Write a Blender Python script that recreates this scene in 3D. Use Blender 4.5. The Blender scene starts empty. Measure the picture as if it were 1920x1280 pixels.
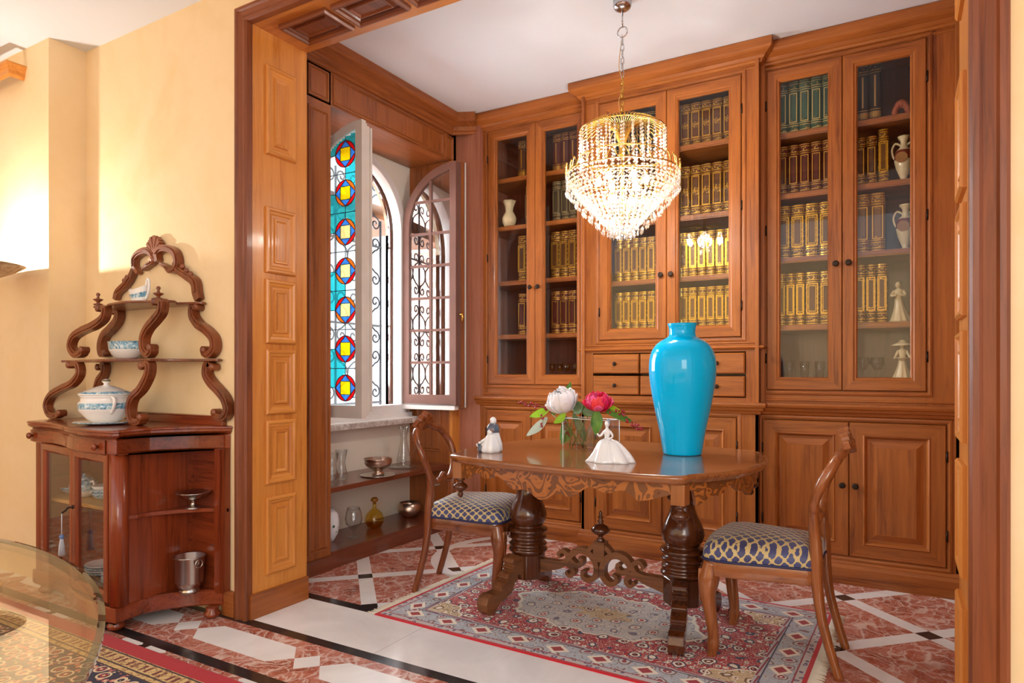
import bpy, bmesh, math, random
from mathutils import Vector, Matrix
random.seed(7)
PI = math.pi
SC = bpy.context.scene
COL = SC.collection
# ---------------------------------------------------------------- camera
FP, CX, HY, CH = 1250.0, 960.0, 697.0, 1.15      # focal length in px, principal column, horizon row, eye height (m)
YAW = math.atan2(730, 1250)
SN, CS = math.sin(YAW), math.cos(YAW)
cam_d = bpy.data.cameras.new('camera')
cam = bpy.data.objects.new('camera', cam_d); COL.objects.link(cam)
cam.location = (0, 0, CH); cam.rotation_euler = (PI/2, 0, YAW)
cam_d.sensor_width = 36; cam_d.lens = FP/1920*36; cam_d.shift_y = (HY-640)/1920
cam_d.clip_start = 0.05
SC.camera = cam
SC.view_settings.view_transform = 'Standard'; SC.view_settings.look = 'None'
SC.view_settings.gamma = 1; SC.view_settings.use_curve_mapping = False
SC.view_settings.exposure = 0.45
# ---------------------------------------------------------------- world and large lights
w = bpy.data.worlds.new('sky'); SC.world = w; w.use_nodes = True
bg = w.node_tree.nodes['Background']
bg.inputs[0].default_value = (0.93, 0.95, 1.0, 1); bg.inputs[1].default_value = 1.05
def area(name, loc, rot, sx, sy, power, colr):
    l = bpy.data.lights.new(name, 'AREA'); l.shape = 'RECTANGLE'; l.size = sx; l.size_y = sy
    l.energy = power; l.color = colr
    o = bpy.data.objects.new(name, l); COL.objects.link(o); o.location = loc; o.rotation_euler = rot
    return o
def point(name, loc, power, colr, r=0.03):
    l = bpy.data.lights.new(name, 'POINT'); l.energy = power; l.color = colr; l.shadow_soft_size = r
    o = bpy.data.objects.new(name, l); COL.objects.link(o); o.location = loc
    return o
area('daylight_outside_window', (-5.0, 3.4, 2.3), (0, math.radians(-80), 0), 2.6, 2.6, 540, (0.89, 0.95, 1.0))
sun = bpy.data.lights.new('sun', 'SUN'); sun.energy = 5; sun.angle = math.radians(1.5); sun.color = (1, 0.96, 0.9)
so = bpy.data.objects.new('sun', sun); COL.objects.link(so); so.rotation_euler = Vector((0.12, -0.8, -0.6)).to_track_quat('-Z', 'Y').to_euler()
area('daylight_living_room_window', (1.3, -2.2, 1.9), (math.radians(68), 0, math.radians(24)), 1.6, 1.8, 52, (1.0, 0.97, 0.93))
# ---------------------------------------------------------------- picture-to-place helpers
def ray(px, py):
    a = (px-CX)/FP
    return (-SN+CS*a, CS+SN*a, (HY-py)/FP)
def atZ(px, py, z=0.0):
    r = ray(px, py); t = (z-CH)/r[2]; return Vector((r[0]*t, r[1]*t, z))
def atY(px, py, y):
    r = ray(px, py); t = y/r[1]; return Vector((r[0]*t, y, CH+r[2]*t))
def atX(px, py, x):
    r = ray(px, py); t = x/r[0]; return Vector((x, r[1]*t, CH+r[2]*t))
def dep(x, y): return -SN*x+CS*y
def zat(py, x, y): return CH+(HY-py)*dep(x, y)/FP
# ---------------------------------------------------------------- shader helpers
def srgb(r, g, b):
    def f(c):
        c /= 255.0
        return c/12.92 if c <= 0.04045 else ((c+0.055)/1.055)**2.4
    return (f(r), f(g), f(b), 1)
class S:
    def __init__(s, nt, k): s.nt, s.k = nt, k
    def _o(s, op, *a):
        n = s.nt.nodes.new('ShaderNodeMath'); n.operation = op
        for i, q in enumerate((s,)+a):
            if isinstance(q, S): s.nt.links.new(q.k, n.inputs[i])
            else: n.inputs[i].default_value = q
        return S(s.nt, n.outputs[0])
    def __add__(s, o): return s._o('ADD', o)
    def __sub__(s, o): return s._o('SUBTRACT', o)
    def __mul__(s, o): return s._o('MULTIPLY', o)
    def __truediv__(s, o): return s._o('DIVIDE', o)
    def lt(s, o): return s._o('LESS_THAN', o)
    def gt(s, o): return s._o('GREATER_THAN', o)
    def mod(s, o): return s._o('FLOORED_MODULO', o)
    def mn(s, o): return s._o('MINIMUM', o)
    def mx(s, o): return s._o('MAXIMUM', o)
    def ab(s): return s._o('ABSOLUTE')
    def sin(s): return s._o('SINE')
    def floor(s): return s._o('FLOOR')
    def sq(s): return s._o('SQRT')
    def at2(s, o): return s._o('ARCTAN2', o)
    def pw(s, o): return s._o('POWER', o)
    def cen(s, p): return (s+p/2).mod(p)-p/2        # periodic, centred on 0
class M:
    def __init__(s, name):
        s.m = bpy.data.materials.new(name); s.m.use_nodes = True; s.nt = s.m.node_tree
        s.b = s.nt.nodes['Principled BSDF']; s.out = s.nt.nodes['Material Output']
    def n(s, t, **k):
        x = s.nt.nodes.new(t)
        for a, v in k.items(): setattr(x, a, v)
        return x
    def l(s, a, b): s.nt.links.new(a, b)
    def obj(s): return s.n('ShaderNodeTexCoord').outputs['Object']
    def xyz(s, v=None):
        q = s.n('ShaderNodeSeparateXYZ'); s.l(v or s.obj(), q.inputs[0])
        return [S(s.nt, q.outputs[i]) for i in range(3)]
    def vec(s, x, y, z=0.0):
        q = s.n('ShaderNodeCombineXYZ')
        for i, a in enumerate((x, y, z)):
            if isinstance(a, S): s.l(a.k, q.inputs[i])
            else: q.inputs[i].default_value = a
        return q.outputs[0]
    def mapv(s, scale, v=None, rot=(0,0,0), loc=(0,0,0)):
        q = s.n('ShaderNodeMapping'); s.l(v or s.obj(), q.inputs[0])
        q.inputs['Scale'].default_value = scale; q.inputs['Rotation'].default_value = rot; q.inputs['Location'].default_value = loc
        return q.outputs[0]
    def noise(s, scale, v=None, detail=4, rough=0.5, dist=0.0):
        q = s.n('ShaderNodeTexNoise'); s.l(v or s.obj(), q.inputs['Vector'])
        q.inputs['Scale'].default_value = scale; q.inputs['Detail'].default_value = detail
        q.inputs['Roughness'].default_value = rough; q.inputs['Distortion'].default_value = dist
        return S(s.nt, q.outputs['Fac'])
    def vor(s, scale, v=None, feature='F1', rnd=1.0):
        q = s.n('ShaderNodeTexVoronoi', feature=feature); s.l(v or s.obj(), q.inputs['Vector'])
        q.inputs['Scale'].default_value = scale; q.inputs['Randomness'].default_value = rnd
        return q
    def ramp(s, f, stops):
        q = s.n('ShaderNodeValToRGB'); s.l(f.k if isinstance(f, S) else f, q.inputs[0])
        e = q.color_ramp.elements
        while len(e) < len(stops): e.new(0.5)
        for i, (p, c) in enumerate(stops): e[i].position = p; e[i].color = c
        return q.outputs[0]
    def mix(s, f, a, b, mode='MIX'):
        q = s.n('ShaderNodeMix', data_type='RGBA', blend_type=mode)
        for v, i in ((f, 0), (a, 6), (b, 7)):
            if isinstance(v, S): s.l(v.k, q.inputs[i])
            elif isinstance(v, (tuple, float, int)): q.inputs[i].default_value = v
            else: s.l(v, q.inputs[i])
        return q.outputs[2]
    def base(s, c):
        if isinstance(c, tuple): s.b.inputs['Base Color'].default_value = c
        else: s.l(c, s.b.inputs['Base Color'])
    def set(s, rough=0.5, metal=0.0, coat=0.0, spec=0.5, trans=0.0, ior=1.45, sheen=0.0, sss=0.0):
        b = s.b.inputs
        b['Roughness'].default_value = rough; b['Metallic'].default_value = metal
        b['Coat Weight'].default_value = coat; b['Coat Roughness'].default_value = 0.08
        b['Specular IOR Level'].default_value = spec; b['Transmission Weight'].default_value = trans
        b['IOR'].default_value = ior; b['Sheen Weight'].default_value = sheen
        if sss: b['Subsurface Weight'].default_value = sss; b['Subsurface Radius'].default_value = (0.02, 0.02, 0.02)
        return s
    def bump(s, h, strength=0.3, dist=0.01):
        q = s.n('ShaderNodeBump'); s.l(h.k if isinstance(h, S) else h, q.inputs['Height'])
        q.inputs['Strength'].default_value = strength; q.inputs['Distance'].default_value = dist
        s.l(q.outputs[0], s.b.inputs['Normal']); return s
def plain(name, c, rough=0.5, metal=0.0, coat=0.0, trans=0.0, ior=1.45, spec=0.5, var=0.0, sss=0.0):
    m = M(name); m.set(rough, metal, coat, spec, trans, ior, sss=sss)
    if var:
        n = m.noise(6.0, detail=3)
        d = tuple(x*(1-var) for x in c[:3])+(1,)
        m.base(m.ramp(n, [(0.3, d), (0.7, c)]))
    else: m.base(c)
    return m.m
def wood(name, light, dark, axis='Z', rough=0.32, coat=0.25, fig=1.0):
    m = M(name); m.set(rough, 0, coat)
    sc = {'Z': (26, 26, 1.4), 'X': (1.4, 26, 26), 'Y': (26, 1.4, 26)}[axis]
    v = m.mapv(sc)
    n1 = m.noise(2.2, v, 6, 0.62, 0.8)
    n2 = m.noise(1.6, m.mapv(tuple(x*0.16 for x in sc)), 3, 0.5, 1.5)
    f = n1*0.55+n2*0.45*fig+0.45*(1-fig)*0.5
    mid = tuple((a*0.6+b*0.4) for a, b in zip(light, dark))
    m.base(m.ramp(f, [(0.34, dark), (0.48, mid), (0.66, light)]))
    m.bump(n1, 0.06, 0.004)
    return m.m
# wood families: (Z grain, X grain, Y grain)
def fam(name, light, dark, **k): return {a: wood(name+'_'+a.lower()+'_grain', light, dark, a, **k) for a in 'ZXY'}
W_LIB = fam('walnut', srgb(182, 108, 46), srgb(116, 58, 20), coat=0.12, rough=0.36)
W_JAMB = fam('honey_wood', srgb(216, 144, 66), srgb(178, 102, 36), coat=0.12, rough=0.36)
W_CASE = fam('brown_casing', srgb(140, 74, 34), srgb(88, 42, 18), coat=0.04, rough=0.45)
W_SIDE = fam('russet_wood', srgb(166, 96, 46), srgb(108, 54, 22), coat=0.15, rough=0.34)
W_CAB = fam('mahogany', srgb(146, 64, 30), srgb(84, 30, 12), coat=0.35, rough=0.25)
W_ETA = fam('carved_mahogany', srgb(138, 72, 38), srgb(78, 34, 16), coat=0.3, rough=0.3)
W_TAB = fam('polished_walnut', srgb(164, 104, 58), srgb(108, 60, 28), coat=0.7, rough=0.2)
W_DRK = fam('dark_walnut', srgb(92, 46, 20), srgb(34, 14, 7), coat=0.5, rough=0.22)
W_STR = fam('stretcher_walnut', srgb(128, 80, 46), srgb(74, 40, 22), coat=0.2, rough=0.35)
W_CHR = fam('chair_walnut', srgb(140, 76, 40), srgb(78, 36, 18), coat=0.5, rough=0.25)
W_CH2 = fam('chair_amber_walnut', srgb(164, 98, 52), srgb(100, 50, 24), coat=0.5, rough=0.25)
W_SHELF = fam('shelf_brown', srgb(120, 64, 42), srgb(84, 38, 24), coat=0.4, rough=0.28)
def glassmat(name, tint=(0.97, 0.98, 0.98, 1), boost=1.0, rough=0.0, minr=0.0):
    m = M(name); m.nt.nodes.remove(m.b)
    t = m.n('ShaderNodeBsdfTransparent'); t.inputs[0].default_value = tint
    g = m.n('ShaderNodeBsdfGlossy'); g.inputs['Roughness'].default_value = rough
    fr = m.n('ShaderNodeLayerWeight'); fr.inputs[0].default_value = 0.5
    f = ((S(m.nt, fr.outputs['Facing']).pw(4.0)*0.8+0.045)*boost+minr).mn(0.95)
    x = m.n('ShaderNodeMixShader'); m.l(f.k, x.inputs[0]); m.l(t.outputs[0], x.inputs[1]); m.l(g.outputs[0], x.inputs[2])
    m.l(x.outputs[0], m.out.inputs[0]); return m.m
G_CAB = glassmat('cabinet_glass', boost=0.7)
G_SASH = glassmat('sash_glass', boost=2.2, minr=0.42)
G_TAB = glassmat('table_glass', (0.97, 0.95, 0.86, 1), boost=1.0)
G_EDGE = glassmat('glass_edge', (0.35, 0.45, 0.48, 1), boost=1.5)
G_THIN = glassmat('clear_glass', (0.965, 0.975, 0.975, 1), boost=1.3, minr=0.02)
G_AMB = glassmat('amber_glass', (0.95, 0.82, 0.35, 1), boost=1.2)
BLACK_IRON = plain('blackened_bronze', srgb(52, 40, 34), 0.4, 0.7)
IRON = plain('wrought_iron', srgb(70, 76, 84), 0.5, 0.6)
BRASS = plain('brass', srgb(214, 170, 80), 0.22, 1.0)
STEEL = plain('chrome', srgb(200, 202, 205), 0.2, 1.0)
SILVER = plain('silver', srgb(206, 198, 190), 0.25, 1.0, var=0.25)
COPPER = plain('tarnished_silver_plate', srgb(212, 188, 170), 0.3, 1.0, var=0.35)
WHITE_PAINT = plain('white_paint', srgb(232, 230, 228), 0.45, var=0.05)
CREAM = plain('cream_plaster', srgb(232, 226, 212), 0.85, var=0.04)
CEIL = plain('white_ceiling_paint', srgb(226, 231, 238), 0.9)
PORC = plain('white_porcelain', srgb(236, 232, 226), 0.18, coat=0.4)
IVORY = plain('ivory_ceramic', srgb(226, 210, 170), 0.3, coat=0.3)
def plaster():
    m = M('ochre_plaster'); m.set(0.8, spec=0.2)
    n = m.noise(1.3, detail=6, rough=0.6, dist=0.6); n2 = m.noise(14, detail=3)
    m.base(m.ramp(n*0.85+n2*0.15, [(0.3, srgb(228, 198, 148)), (0.5, srgb(236, 210, 168)), (0.7, srgb(231, 202, 152))]))
    m.bump(n2, 0.05, 0.004); return m.m
PLASTER = plaster()
def marble_color(m, v=None):
    v = v or m.obj()
    n = m.noise(5.0, v, 5, 0.6, 0.6)
    wob = m.noise(3.0, v, 3)
    x, y, z = m.xyz(v)
    d = m.vec(x+wob*0.35, y+n*0.3, z)
    v1 = S(m.nt, m.vor(13.0, d, 'DISTANCE_TO_EDGE').outputs[0])
    v2 = S(m.nt, m.vor(34.0, d, 'DISTANCE_TO_EDGE').outputs[0])
    basec = m.ramp(m.noise(9.0, d, 6, 0.7, 1.0), [(0.3, srgb(124, 58, 44)), (0.46, srgb(174, 96, 76)), (0.6, srgb(200, 130, 112)), (0.74, srgb(226, 190, 176))])
    msk = m.noise(4.0, v, 3)
    vein = m.ramp(v1-(msk-0.5)*0.14, [(0.0, (0.85,)*3+(1,)), (0.04, (0.4,)*3+(1,)), (0.08, (0, 0, 0, 1))])
    vein2 = m.ramp(v2-(msk-0.5)*0.1, [(0.0, (0.5,)*3+(1,)), (0.05, (0.1,)*3+(1,)), (0.09, (0, 0, 0, 1))])
    c = m.mix(S(m.nt, vein), basec, srgb(228, 206, 196))
    return m.mix(S(m.nt, vein2), c, srgb(216, 190, 180))
def floor_mat():
    m = M('inlaid_marble'); m.set(0.13, spec=0.5)
    x, y, z = m.xyz()
    red = marble_color(m)
    nw = m.noise(2.5, None, 6, 0.6, 1.5)
    white = m.ramp(nw, [(0.3, srgb(232, 232, 232)), (0.6, srgb(246, 246, 246))])
    blk = m.ramp(nw, [(0.3, srgb(24, 22, 24)), (0.7, srgb(58, 54, 56))])
    # library lattice, two halves meeting under the rug
    right = x.gt(-1.2)
    x0 = right*(-0.252+2.607)-2.607; y0 = right*(3.787-2.826)+2.826
    a = ((x-x0)+(y-y0)).cen(0.713).ab().lt(0.055); b = ((x-x0)-(y-y0)).cen(0.713).ab().lt(0.055)
    field = m.mix(a.mx(b), red, white); field = m.mix(a*b, field, blk)
    # curved white band near the left of the bookcase
    dx = x+2.02; dy = y-3.6; rr = (dx*dx+dy*dy).sq()
    ring = (rr-0.535).ab().lt(0.035)*x.lt(-1.2)
    field = m.mix(ring, field, white)
    lib = m.mix(y.lt(2.465), field, blk)
    seam = (x+1.86).cen(1.2).ab().lt(0.0012)
    thr = m.mix(seam, white, srgb(170, 166, 164))
    lib = m.mix(y.lt(2.407), lib, thr)
    lib = m.mix(y.lt(2.066), lib, blk)
    u = (x+2.725).mod(0.761); v = (y-1.872).ab()
    hexa = v.lt(u.mn(u*-1.0+0.62).mn(0.08))
    dia = (((u-0.69).ab()+v).lt(0.07))
    mid = m.mix(hexa.mx(dia), red, white)
    lib = m.mix(y.lt(2.012), lib, mid)
    lib = m.mix(y.lt(1.712), lib, blk)
    v2 = (y-1.642).ab()
    wd = ((u-0.65).ab()+v2).lt(0.07).mx(((u-0.045).ab()+v2).lt(0.075))
    bd = ((u-0.728).ab()+v2).lt(0.07)
    near = m.mix(bd, red, blk); near = m.mix(wd, near, white)
    lib = m.mix(y.lt(1.655), lib, near)
    m.base(lib); return m.m
# ---------------------------------------------------------------- mesh helpers
class Fr:
    def __init__(s, o, u=(1,0,0), v=(0,1,0), n=None):
        s.o, s.u, s.v = Vector(o), Vector(u).normalized(), Vector(v).normalized()
        s.n = Vector(n).normalized() if n else s.u.cross(s.v)
    def __call__(s, a, b, c=0.0): return s.o+s.u*a+s.v*b+s.n*c
OFF = {}
class MB:
    def __init__(s): s.V, s.F, s.mi, s.sm, s.mats = [], [], [], [], []
    def m(s, mat):
        if mat not in s.mats: s.mats.append(mat)
        return s.mats.index(mat)
    def v(s, p): s.V.append(Vector(p)); return len(s.V)-1
    def f(s, idx, mat, smooth=False):
        s.F.append(tuple(idx)); s.mi.append(s.m(mat)); s.sm.append(smooth)
    def poly(s, pts, mat, smooth=False): s.f([s.v(p) for p in pts], mat, smooth)
    def box(s, a, b, mat, fr=None):
        x0, y0, z0 = a; x1, y1, z1 = b
        P = [(x0,y0,z0),(x1,y0,z0),(x1,y1,z0),(x0,y1,z0),(x0,y0,z1),(x1,y0,z1),(x1,y1,z1),(x0,y1,z1)]
        i = [s.v(fr(*p) if fr else p) for p in P]
        for q in ((0,3,2,1),(4,5,6,7),(0,1,5,4),(1,2,6,5),(2,3,7,6),(3,0,4,7)): s.f([i[k] for k in q], mat)
        return s
    def loop(s, pts): return [s.v(p) for p in pts]
    def skin(s, A, B, mat, closed=True, smooth=False):
        n = len(A)
        for k in range(n if closed else n-1): s.f((A[k], A[(k+1)%n], B[(k+1)%n], B[k]), mat, smooth)
    def rect(s, fr, x0, y0, x1, y1, prof, mz, mx, cap=True, capmat=None):
        """mitred moulding round a rectangle; prof = [(inset, height)]"""
        prev = None
        for (i, h) in prof:
            L = s.loop([fr(x0+i, y0+i, h), fr(x1-i, y0+i, h), fr(x1-i, y1-i, h), fr(x0+i, y1-i, h)])
            if prev:
                for k in range(4): s.f((prev[k], prev[(k+1)%4], L[(k+1)%4], L[k]), mx if k in (0, 2) else mz)
            prev = L
        if cap: s.f(prev, capmat or mz)
        return s
    def ring(s, fr, o, i, h0, h1, mz, mx):
        """flat face frame between outer rect o and inner rect i"""
        X0, Y0, X1, Y1 = o; x0, y0, x1, y1 = i
        if x0 > X0: s.box((X0, Y0, h0), (x0, Y1, h1), mz, fr)
        if X1 > x1: s.box((x1, Y0, h0), (X1, Y1, h1), mz, fr)
        if y0 > Y0: s.box((x0, Y0, h0), (x1, y0, h1), mx, fr)
        if Y1 > y1: s.box((x0, y1, h0), (x1, Y1, h1), mx, fr)
        return s
    def sweep(s, path, prof, mat, closed=False, smooth=False, caps=True, mats=None):
        """profile (out, z) carried along an xy path; out is to the right of travel"""
        n = len(path); rows = []
        P = [Vector((p[0], p[1])) for p in path]
        for k in range(n):
            if closed or 0 < k < n-1:
                d0 = (P[k]-P[k-1]).normalized(); d1 = (P[(k+1)%n]-P[k]).normalized()
            elif k == 0: d0 = d1 = (P[1]-P[0]).normalized()
            else: d0 = d1 = (P[k]-P[k-1]).normalized()
            n0 = Vector((d0.y, -d0.x)); n1 = Vector((d1.y, -d1.x)); b = (n0+n1)
            b = b.normalized(); b = b/max(0.3, b.dot(n0))
            rows.append([s.v((P[k].x+b.x*o, P[k].y+b.y*o, z)) for (o, z) in prof])
        m = len(prof)
        for k in range(n if closed else n-1):
            A, B = rows[k], rows[(k+1)%n]
            mt = mats[k] if mats else mat
            for j in range(m-1): s.f((A[j], A[j+1], B[j+1], B[j]), mt, smooth)
        if caps and not closed:
            s.f(rows[0], mat); s.f(list(reversed(rows[-1])), mat)
        return rows
    def lathe(s, prof, mat, c=(0,0,0), seg=32, smooth=True, sx=1.0, sy=1.0, flute=None, mats=None, axis=None, rot=0.0):
        fr = axis
        rows = []
        for (r, z) in prof:
            row = []
            for k in range(seg):
                t = 2*PI*k/seg+rot; rr = r*(flute(t, z) if flute else 1)
                q = (rr*math.cos(t)*sx, rr*math.sin(t)*sy, z)
                row.append(s.v(fr(*q) if fr else Vector(c)+Vector(q)))
            rows.append(row)
        for j in range(len(rows)-1):
            s.skin(rows[j], rows[j+1], mats[j] if mats else mat, True, smooth)
        if prof[0][0] > 1e-4: s.f(list(reversed(rows[0])), mats[0] if mats else mat)
        if prof[-1][0] > 1e-4: s.f(rows[-1], mats[-1] if mats else mat)
        return s
    def tube(s, pts, rad, mat, seg=8, closed=False, smooth=True, flat=None, up=None):
        """flat = (a, b) scales of the section along (side, up)"""
        P = [Vector(p) for p in pts]; n = len(P)
        R = rad if isinstance(rad, (list, tuple)) else [rad]*n
        rows = []; ref = Vector(up) if up else None; prev = None
        for k in range(n):
            if closed: t = (P[(k+1)%n]-P[k-1]).normalized()
            else: t = (P[min(k+1, n-1)]-P[max(k-1, 0)]).normalized()
            if ref is not None: sd = t.cross(ref)
            elif prev is not None: sd = prev-t*prev.dot(t)
            else: sd = t.orthogonal()
            if sd.length < 1e-5: sd = t.orthogonal()
            sd.normalize(); prev = sd; u = sd.cross(t).normalized()
            a, b = flat or (1, 1)
            row = []
            for j in range(seg):
                q = 2*PI*j/seg + (PI/seg if seg == 4 else 0)
                row.append(s.v(P[k]+sd*(math.cos(q)*R[k]*a)+u*(math.sin(q)*R[k]*b)))
            rows.append(row)
        for k in range(n if closed else n-1): s.skin(rows[k], rows[(k+1)%n], mat, True, smooth)
        if not closed: s.f(list(reversed(rows[0])), mat); s.f(rows[-1], mat)
        return s
    def prism(s, outline, h0, h1, mat, fr=None, side=None, smooth=False):
        fr = fr or Fr((0,0,0))
        A = s.loop([fr(x, y, h0) for x, y in outline]); B = s.loop([fr(x, y, h1) for x, y in outline])
        s.f(list(reversed(A)), mat); s.f(B, mat); s.skin(A, B, side or mat, True, smooth); return s
    def ball(s, c, r, mat, seg=12, rings=8, sc=(1,1,1), smooth=True):
        c = Vector(c); rows = []
        top = s.v(c+Vector((0,0,r*sc[2]))); bot = s.v(c-Vector((0,0,r*sc[2])))
        for i in range(1, rings):
            p = PI*i/rings
            rows.append([s.v(c+Vector((r*sc[0]*math.sin(p)*math.cos(2*PI*k/seg), r*sc[1]*math.sin(p)*math.sin(2*PI*k/seg), r*sc[2]*math.cos(p)))) for k in range(seg)])
        for k in range(seg):
            s.f((top, rows[0][k], rows[0][(k+1)%seg]), mat, smooth); s.f((rows[-1][(k+1)%seg], rows[-1][k], bot), mat, smooth)
        for i in range(len(rows)-1):
            for k in range(seg): s.f((rows[i][k], rows[i+1][k], rows[i+1][(k+1)%seg], rows[i][(k+1)%seg]), mat, smooth)
        return s
    def build(s, name, parent=None, bevel=0.0, local=False, subsurf=0, kind=None, loc=None, fixn=True):
        me = bpy.data.meshes.new(name)
        off = Vector((0,0,0))
        if parent is not None and not local: off = OFF.get(parent.name, Vector((0,0,0)))
        if parent is None and loc is not None: off = Vector(loc)
        me.from_pydata([tuple(v-off) for v in s.V], [], s.F)
        for m in s.mats: me.materials.append(m)
        me.polygons.foreach_set('material_index', s.mi); me.polygons.foreach_set('use_smooth', s.sm)
        if fixn:
            b = bmesh.new(); b.from_mesh(me); bmesh.ops.recalc_face_normals(b, faces=b.faces); b.to_mesh(me); b.free()
        me.update()
        o = bpy.data.objects.new(name, me); COL.objects.link(o)
        if parent is not None: o.parent = parent; OFF[o.name] = off
        elif loc is not None: o.location = loc; OFF[o.name] = off
        if bevel:
            q = o.modifiers.new('bevel', 'BEVEL'); q.width = bevel; q.segments = 2; q.limit_method = 'ANGLE'; q.angle_limit = math.radians(40)
        if subsurf:
            q = o.modifiers.new('subsurf', 'SUBSURF'); q.levels = subsurf; q.render_levels = subsurf
        if kind: o['kind'] = kind
        return o
def thing(name, loc, label, cat, group=None, rz=0.0):
    o = bpy.data.objects.new(name, None); COL.objects.link(o); o.location = loc; o.rotation_euler = (0, 0, rz)
    o.empty_display_size = 0.1
    OFF[o.name] = Vector(loc)
    o['label'] = label; o['category'] = cat
    if group: o['group'] = group
    return o
def tag(o, label, cat, group=None):
    o['label'] = label; o['category'] = cat
    if group: o['group'] = group
    return o
def copy_tree(o, loc=None, rz=None, label=None, group=None, parent=None):
    c = o.copy(); COL.objects.link(c); c.parent = parent
    if loc is not None: c.location = loc; OFF[c.name] = Vector(loc)
    if rz is not None: c.rotation_euler = (0, 0, rz)
    if label: c['label'] = label
    if group: c['group'] = group
    for ch in list(o.children): copy_tree(ch, parent=c)
    return c
def struct(o): o['kind'] = 'structure'; return o
def arc(cx, cy, r, a0, a1, n): return [(cx+r*math.cos(math.radians(a0+(a1-a0)*k/n)), cy+r*math.sin(math.radians(a0+(a1-a0)*k/n))) for k in range(n+1)]
def smooth_path(pts, n=6):
    """Catmull-Rom through control points of any dimension"""
    P = [Vector(p) for p in pts]; out = []
    for i in range(len(P)-1):
        a, b, c, d = P[max(i-1, 0)], P[i], P[i+1], P[min(i+2, len(P)-1)]
        for k in range(n):
            t = k/n
            out.append(0.5*((2*b)+(c-a)*t+(2*a-5*b+4*c-d)*t*t+(-a+3*b-3*c+d)*t*t*t))
    out.append(P[-1]); return out
def lerpl(a, b, n): return [a+(b-a)*k/n for k in range(n+1)]
# ================================================================ ROOM SHELL
ZC, ZF = 3.03, 2.966           # library ceiling, front room ceiling
b = MB(); b.box((-6.0, -4.2, -0.1), (3.6, 5.0, 0.0), floor_mat()); struct(b.build('floor'))
b = MB(); b.box((-3.6, 2.40, ZC), (0.6, 4.9, ZC+0.1), CEIL); struct(b.build('ceiling_library', None))
b = MB(); b.box((-6.0, -0.6, ZF), (2.2, 2.06, ZF+0.1), CEIL); struct(b.build('ceiling'))
# yellow wall with the wide panelled opening, wooden reveals are separate
OX0, OX1, OZ = -2.65, 0.18, 2.80
b = MB()
b.box((-4.0, 2.05, 0), (OX0, 2.36, ZF+0.1), PLASTER)
b.box((OX1, 2.05, 0), (2.2, 2.36, ZF+0.1), PLASTER)
b.box((OX0, 2.05, OZ), (OX1, 2.36, ZF+0.1), PLASTER)
struct(b.build('wall_front'))
b = MB(); b.box((-6.0, 1.858, 0), (-4.0, 2.36, ZF+0.1), PLASTER); struct(b.build('wall_pier'))
b = MB(); b.box((-6.1, -1.5, 0), (-6.0, 2.36, ZF+0.1), PLASTER); struct(b.build('wall_far_left'))
b = MB(); b.box((-6.0, -4.3, 0), (3.6, -4.2, ZF+0.1), PLASTER); struct(b.build('wall_rear'))
# library side and back walls behind the joinery
b = MB(); b.box((-3.6, 4.55, 0), (0.6, 4.65, ZC), CREAM); struct(b.build('wall_back'))
b = MB(); b.box((0.26, 2.36, 0), (0.5, 4.6, ZC), W_SIDE['Z'])
fr = Fr((0.26, 4.0, 0), (0, -1, 0), (0, 0, 1), (-1, 0, 0))
for z0, z1 in ((0.15, 0.88), (1.0, 2.0), (2.06, 2.85)):
    b.rect(fr, 0.1, z0, 1.4, z1, [(0, 0), (0.004, 0.012), (0.02, 0.012), (0.026, 0.004), (0.05, 0.004), (0.075, 0.012)], W_SIDE['Z'], W_SIDE['Y'])
struct(b.build('wall_right'))
# skirting of the front room
for nm, x0, x1 in (('baseboard_left', -2.78, -2.692),):
    b = MB(); b.box((x0, 2.03, 0), (x1, 2.05, 0.12), W_SIDE['X']); struct(b.build(nm, bevel=0.003))
b = MB(); b.box((0.24, 2.03, 0), (2.2, 2.05, 0.12), W_SIDE['X']); struct(b.build('baseboard_right', bevel=0.003))

# ---- casing and panelled reveal of the opening
CP = [(0, 0), (0, 0.018), (0.008, 0.026), (0.020, 0.026), (0.026, 0.018), (0.050, 0.014), (0.058, 0.020), (0.070, 0.020), (0.076, 0.010), (0.076, -0.02)]
def casing(name, x_out, sgn, z1):
    b = MB(); rows = []
    for (w_, h_) in CP:
        rows.append([b.v((x_out+sgn*w_, 2.05-h_, 0)), b.v((x_out+sgn*w_, 2.05-h_, z1-w_))])
    for k in range(len(rows)-1): b.f((rows[k][0], rows[k][1], rows[k+1][1], rows[k+1][0]), W_CASE['Z'])
    return struct(b.build(name))
ZT = 2.842
casing('trim_casing_left', -2.684, 1, ZT); 
def casing_right():
    b = MB(); rows = []
    for (w_, h_) in CP:
        rows.append([b.v((0.232-w_*1.1, 2.05-h_, 0)), b.v((0.232-w_*1.1, 2.05-h_, ZT-w_))])
    for k in range(len(rows)-1): b.f((rows[k][0], rows[k][1], rows[k+1][1], rows[k+1][0]), W_CASE['Z'])
    return struct(b.build('trim_casing_right'))
casing_right()
b = MB(); rows = []
for (w_, h_) in CP: rows.append([b.v((-2.684+w_, 2.05-h_, ZT-w_)), b.v((0.232-w_*1.1, 2.05-h_, ZT-w_))])
for k in range(len(rows)-1): b.f((rows[k][0], rows[k][1], rows[k+1][1], rows[k+1][0]), W_CASE['X'])
struct(b.build('trim_casing_top'))
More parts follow.
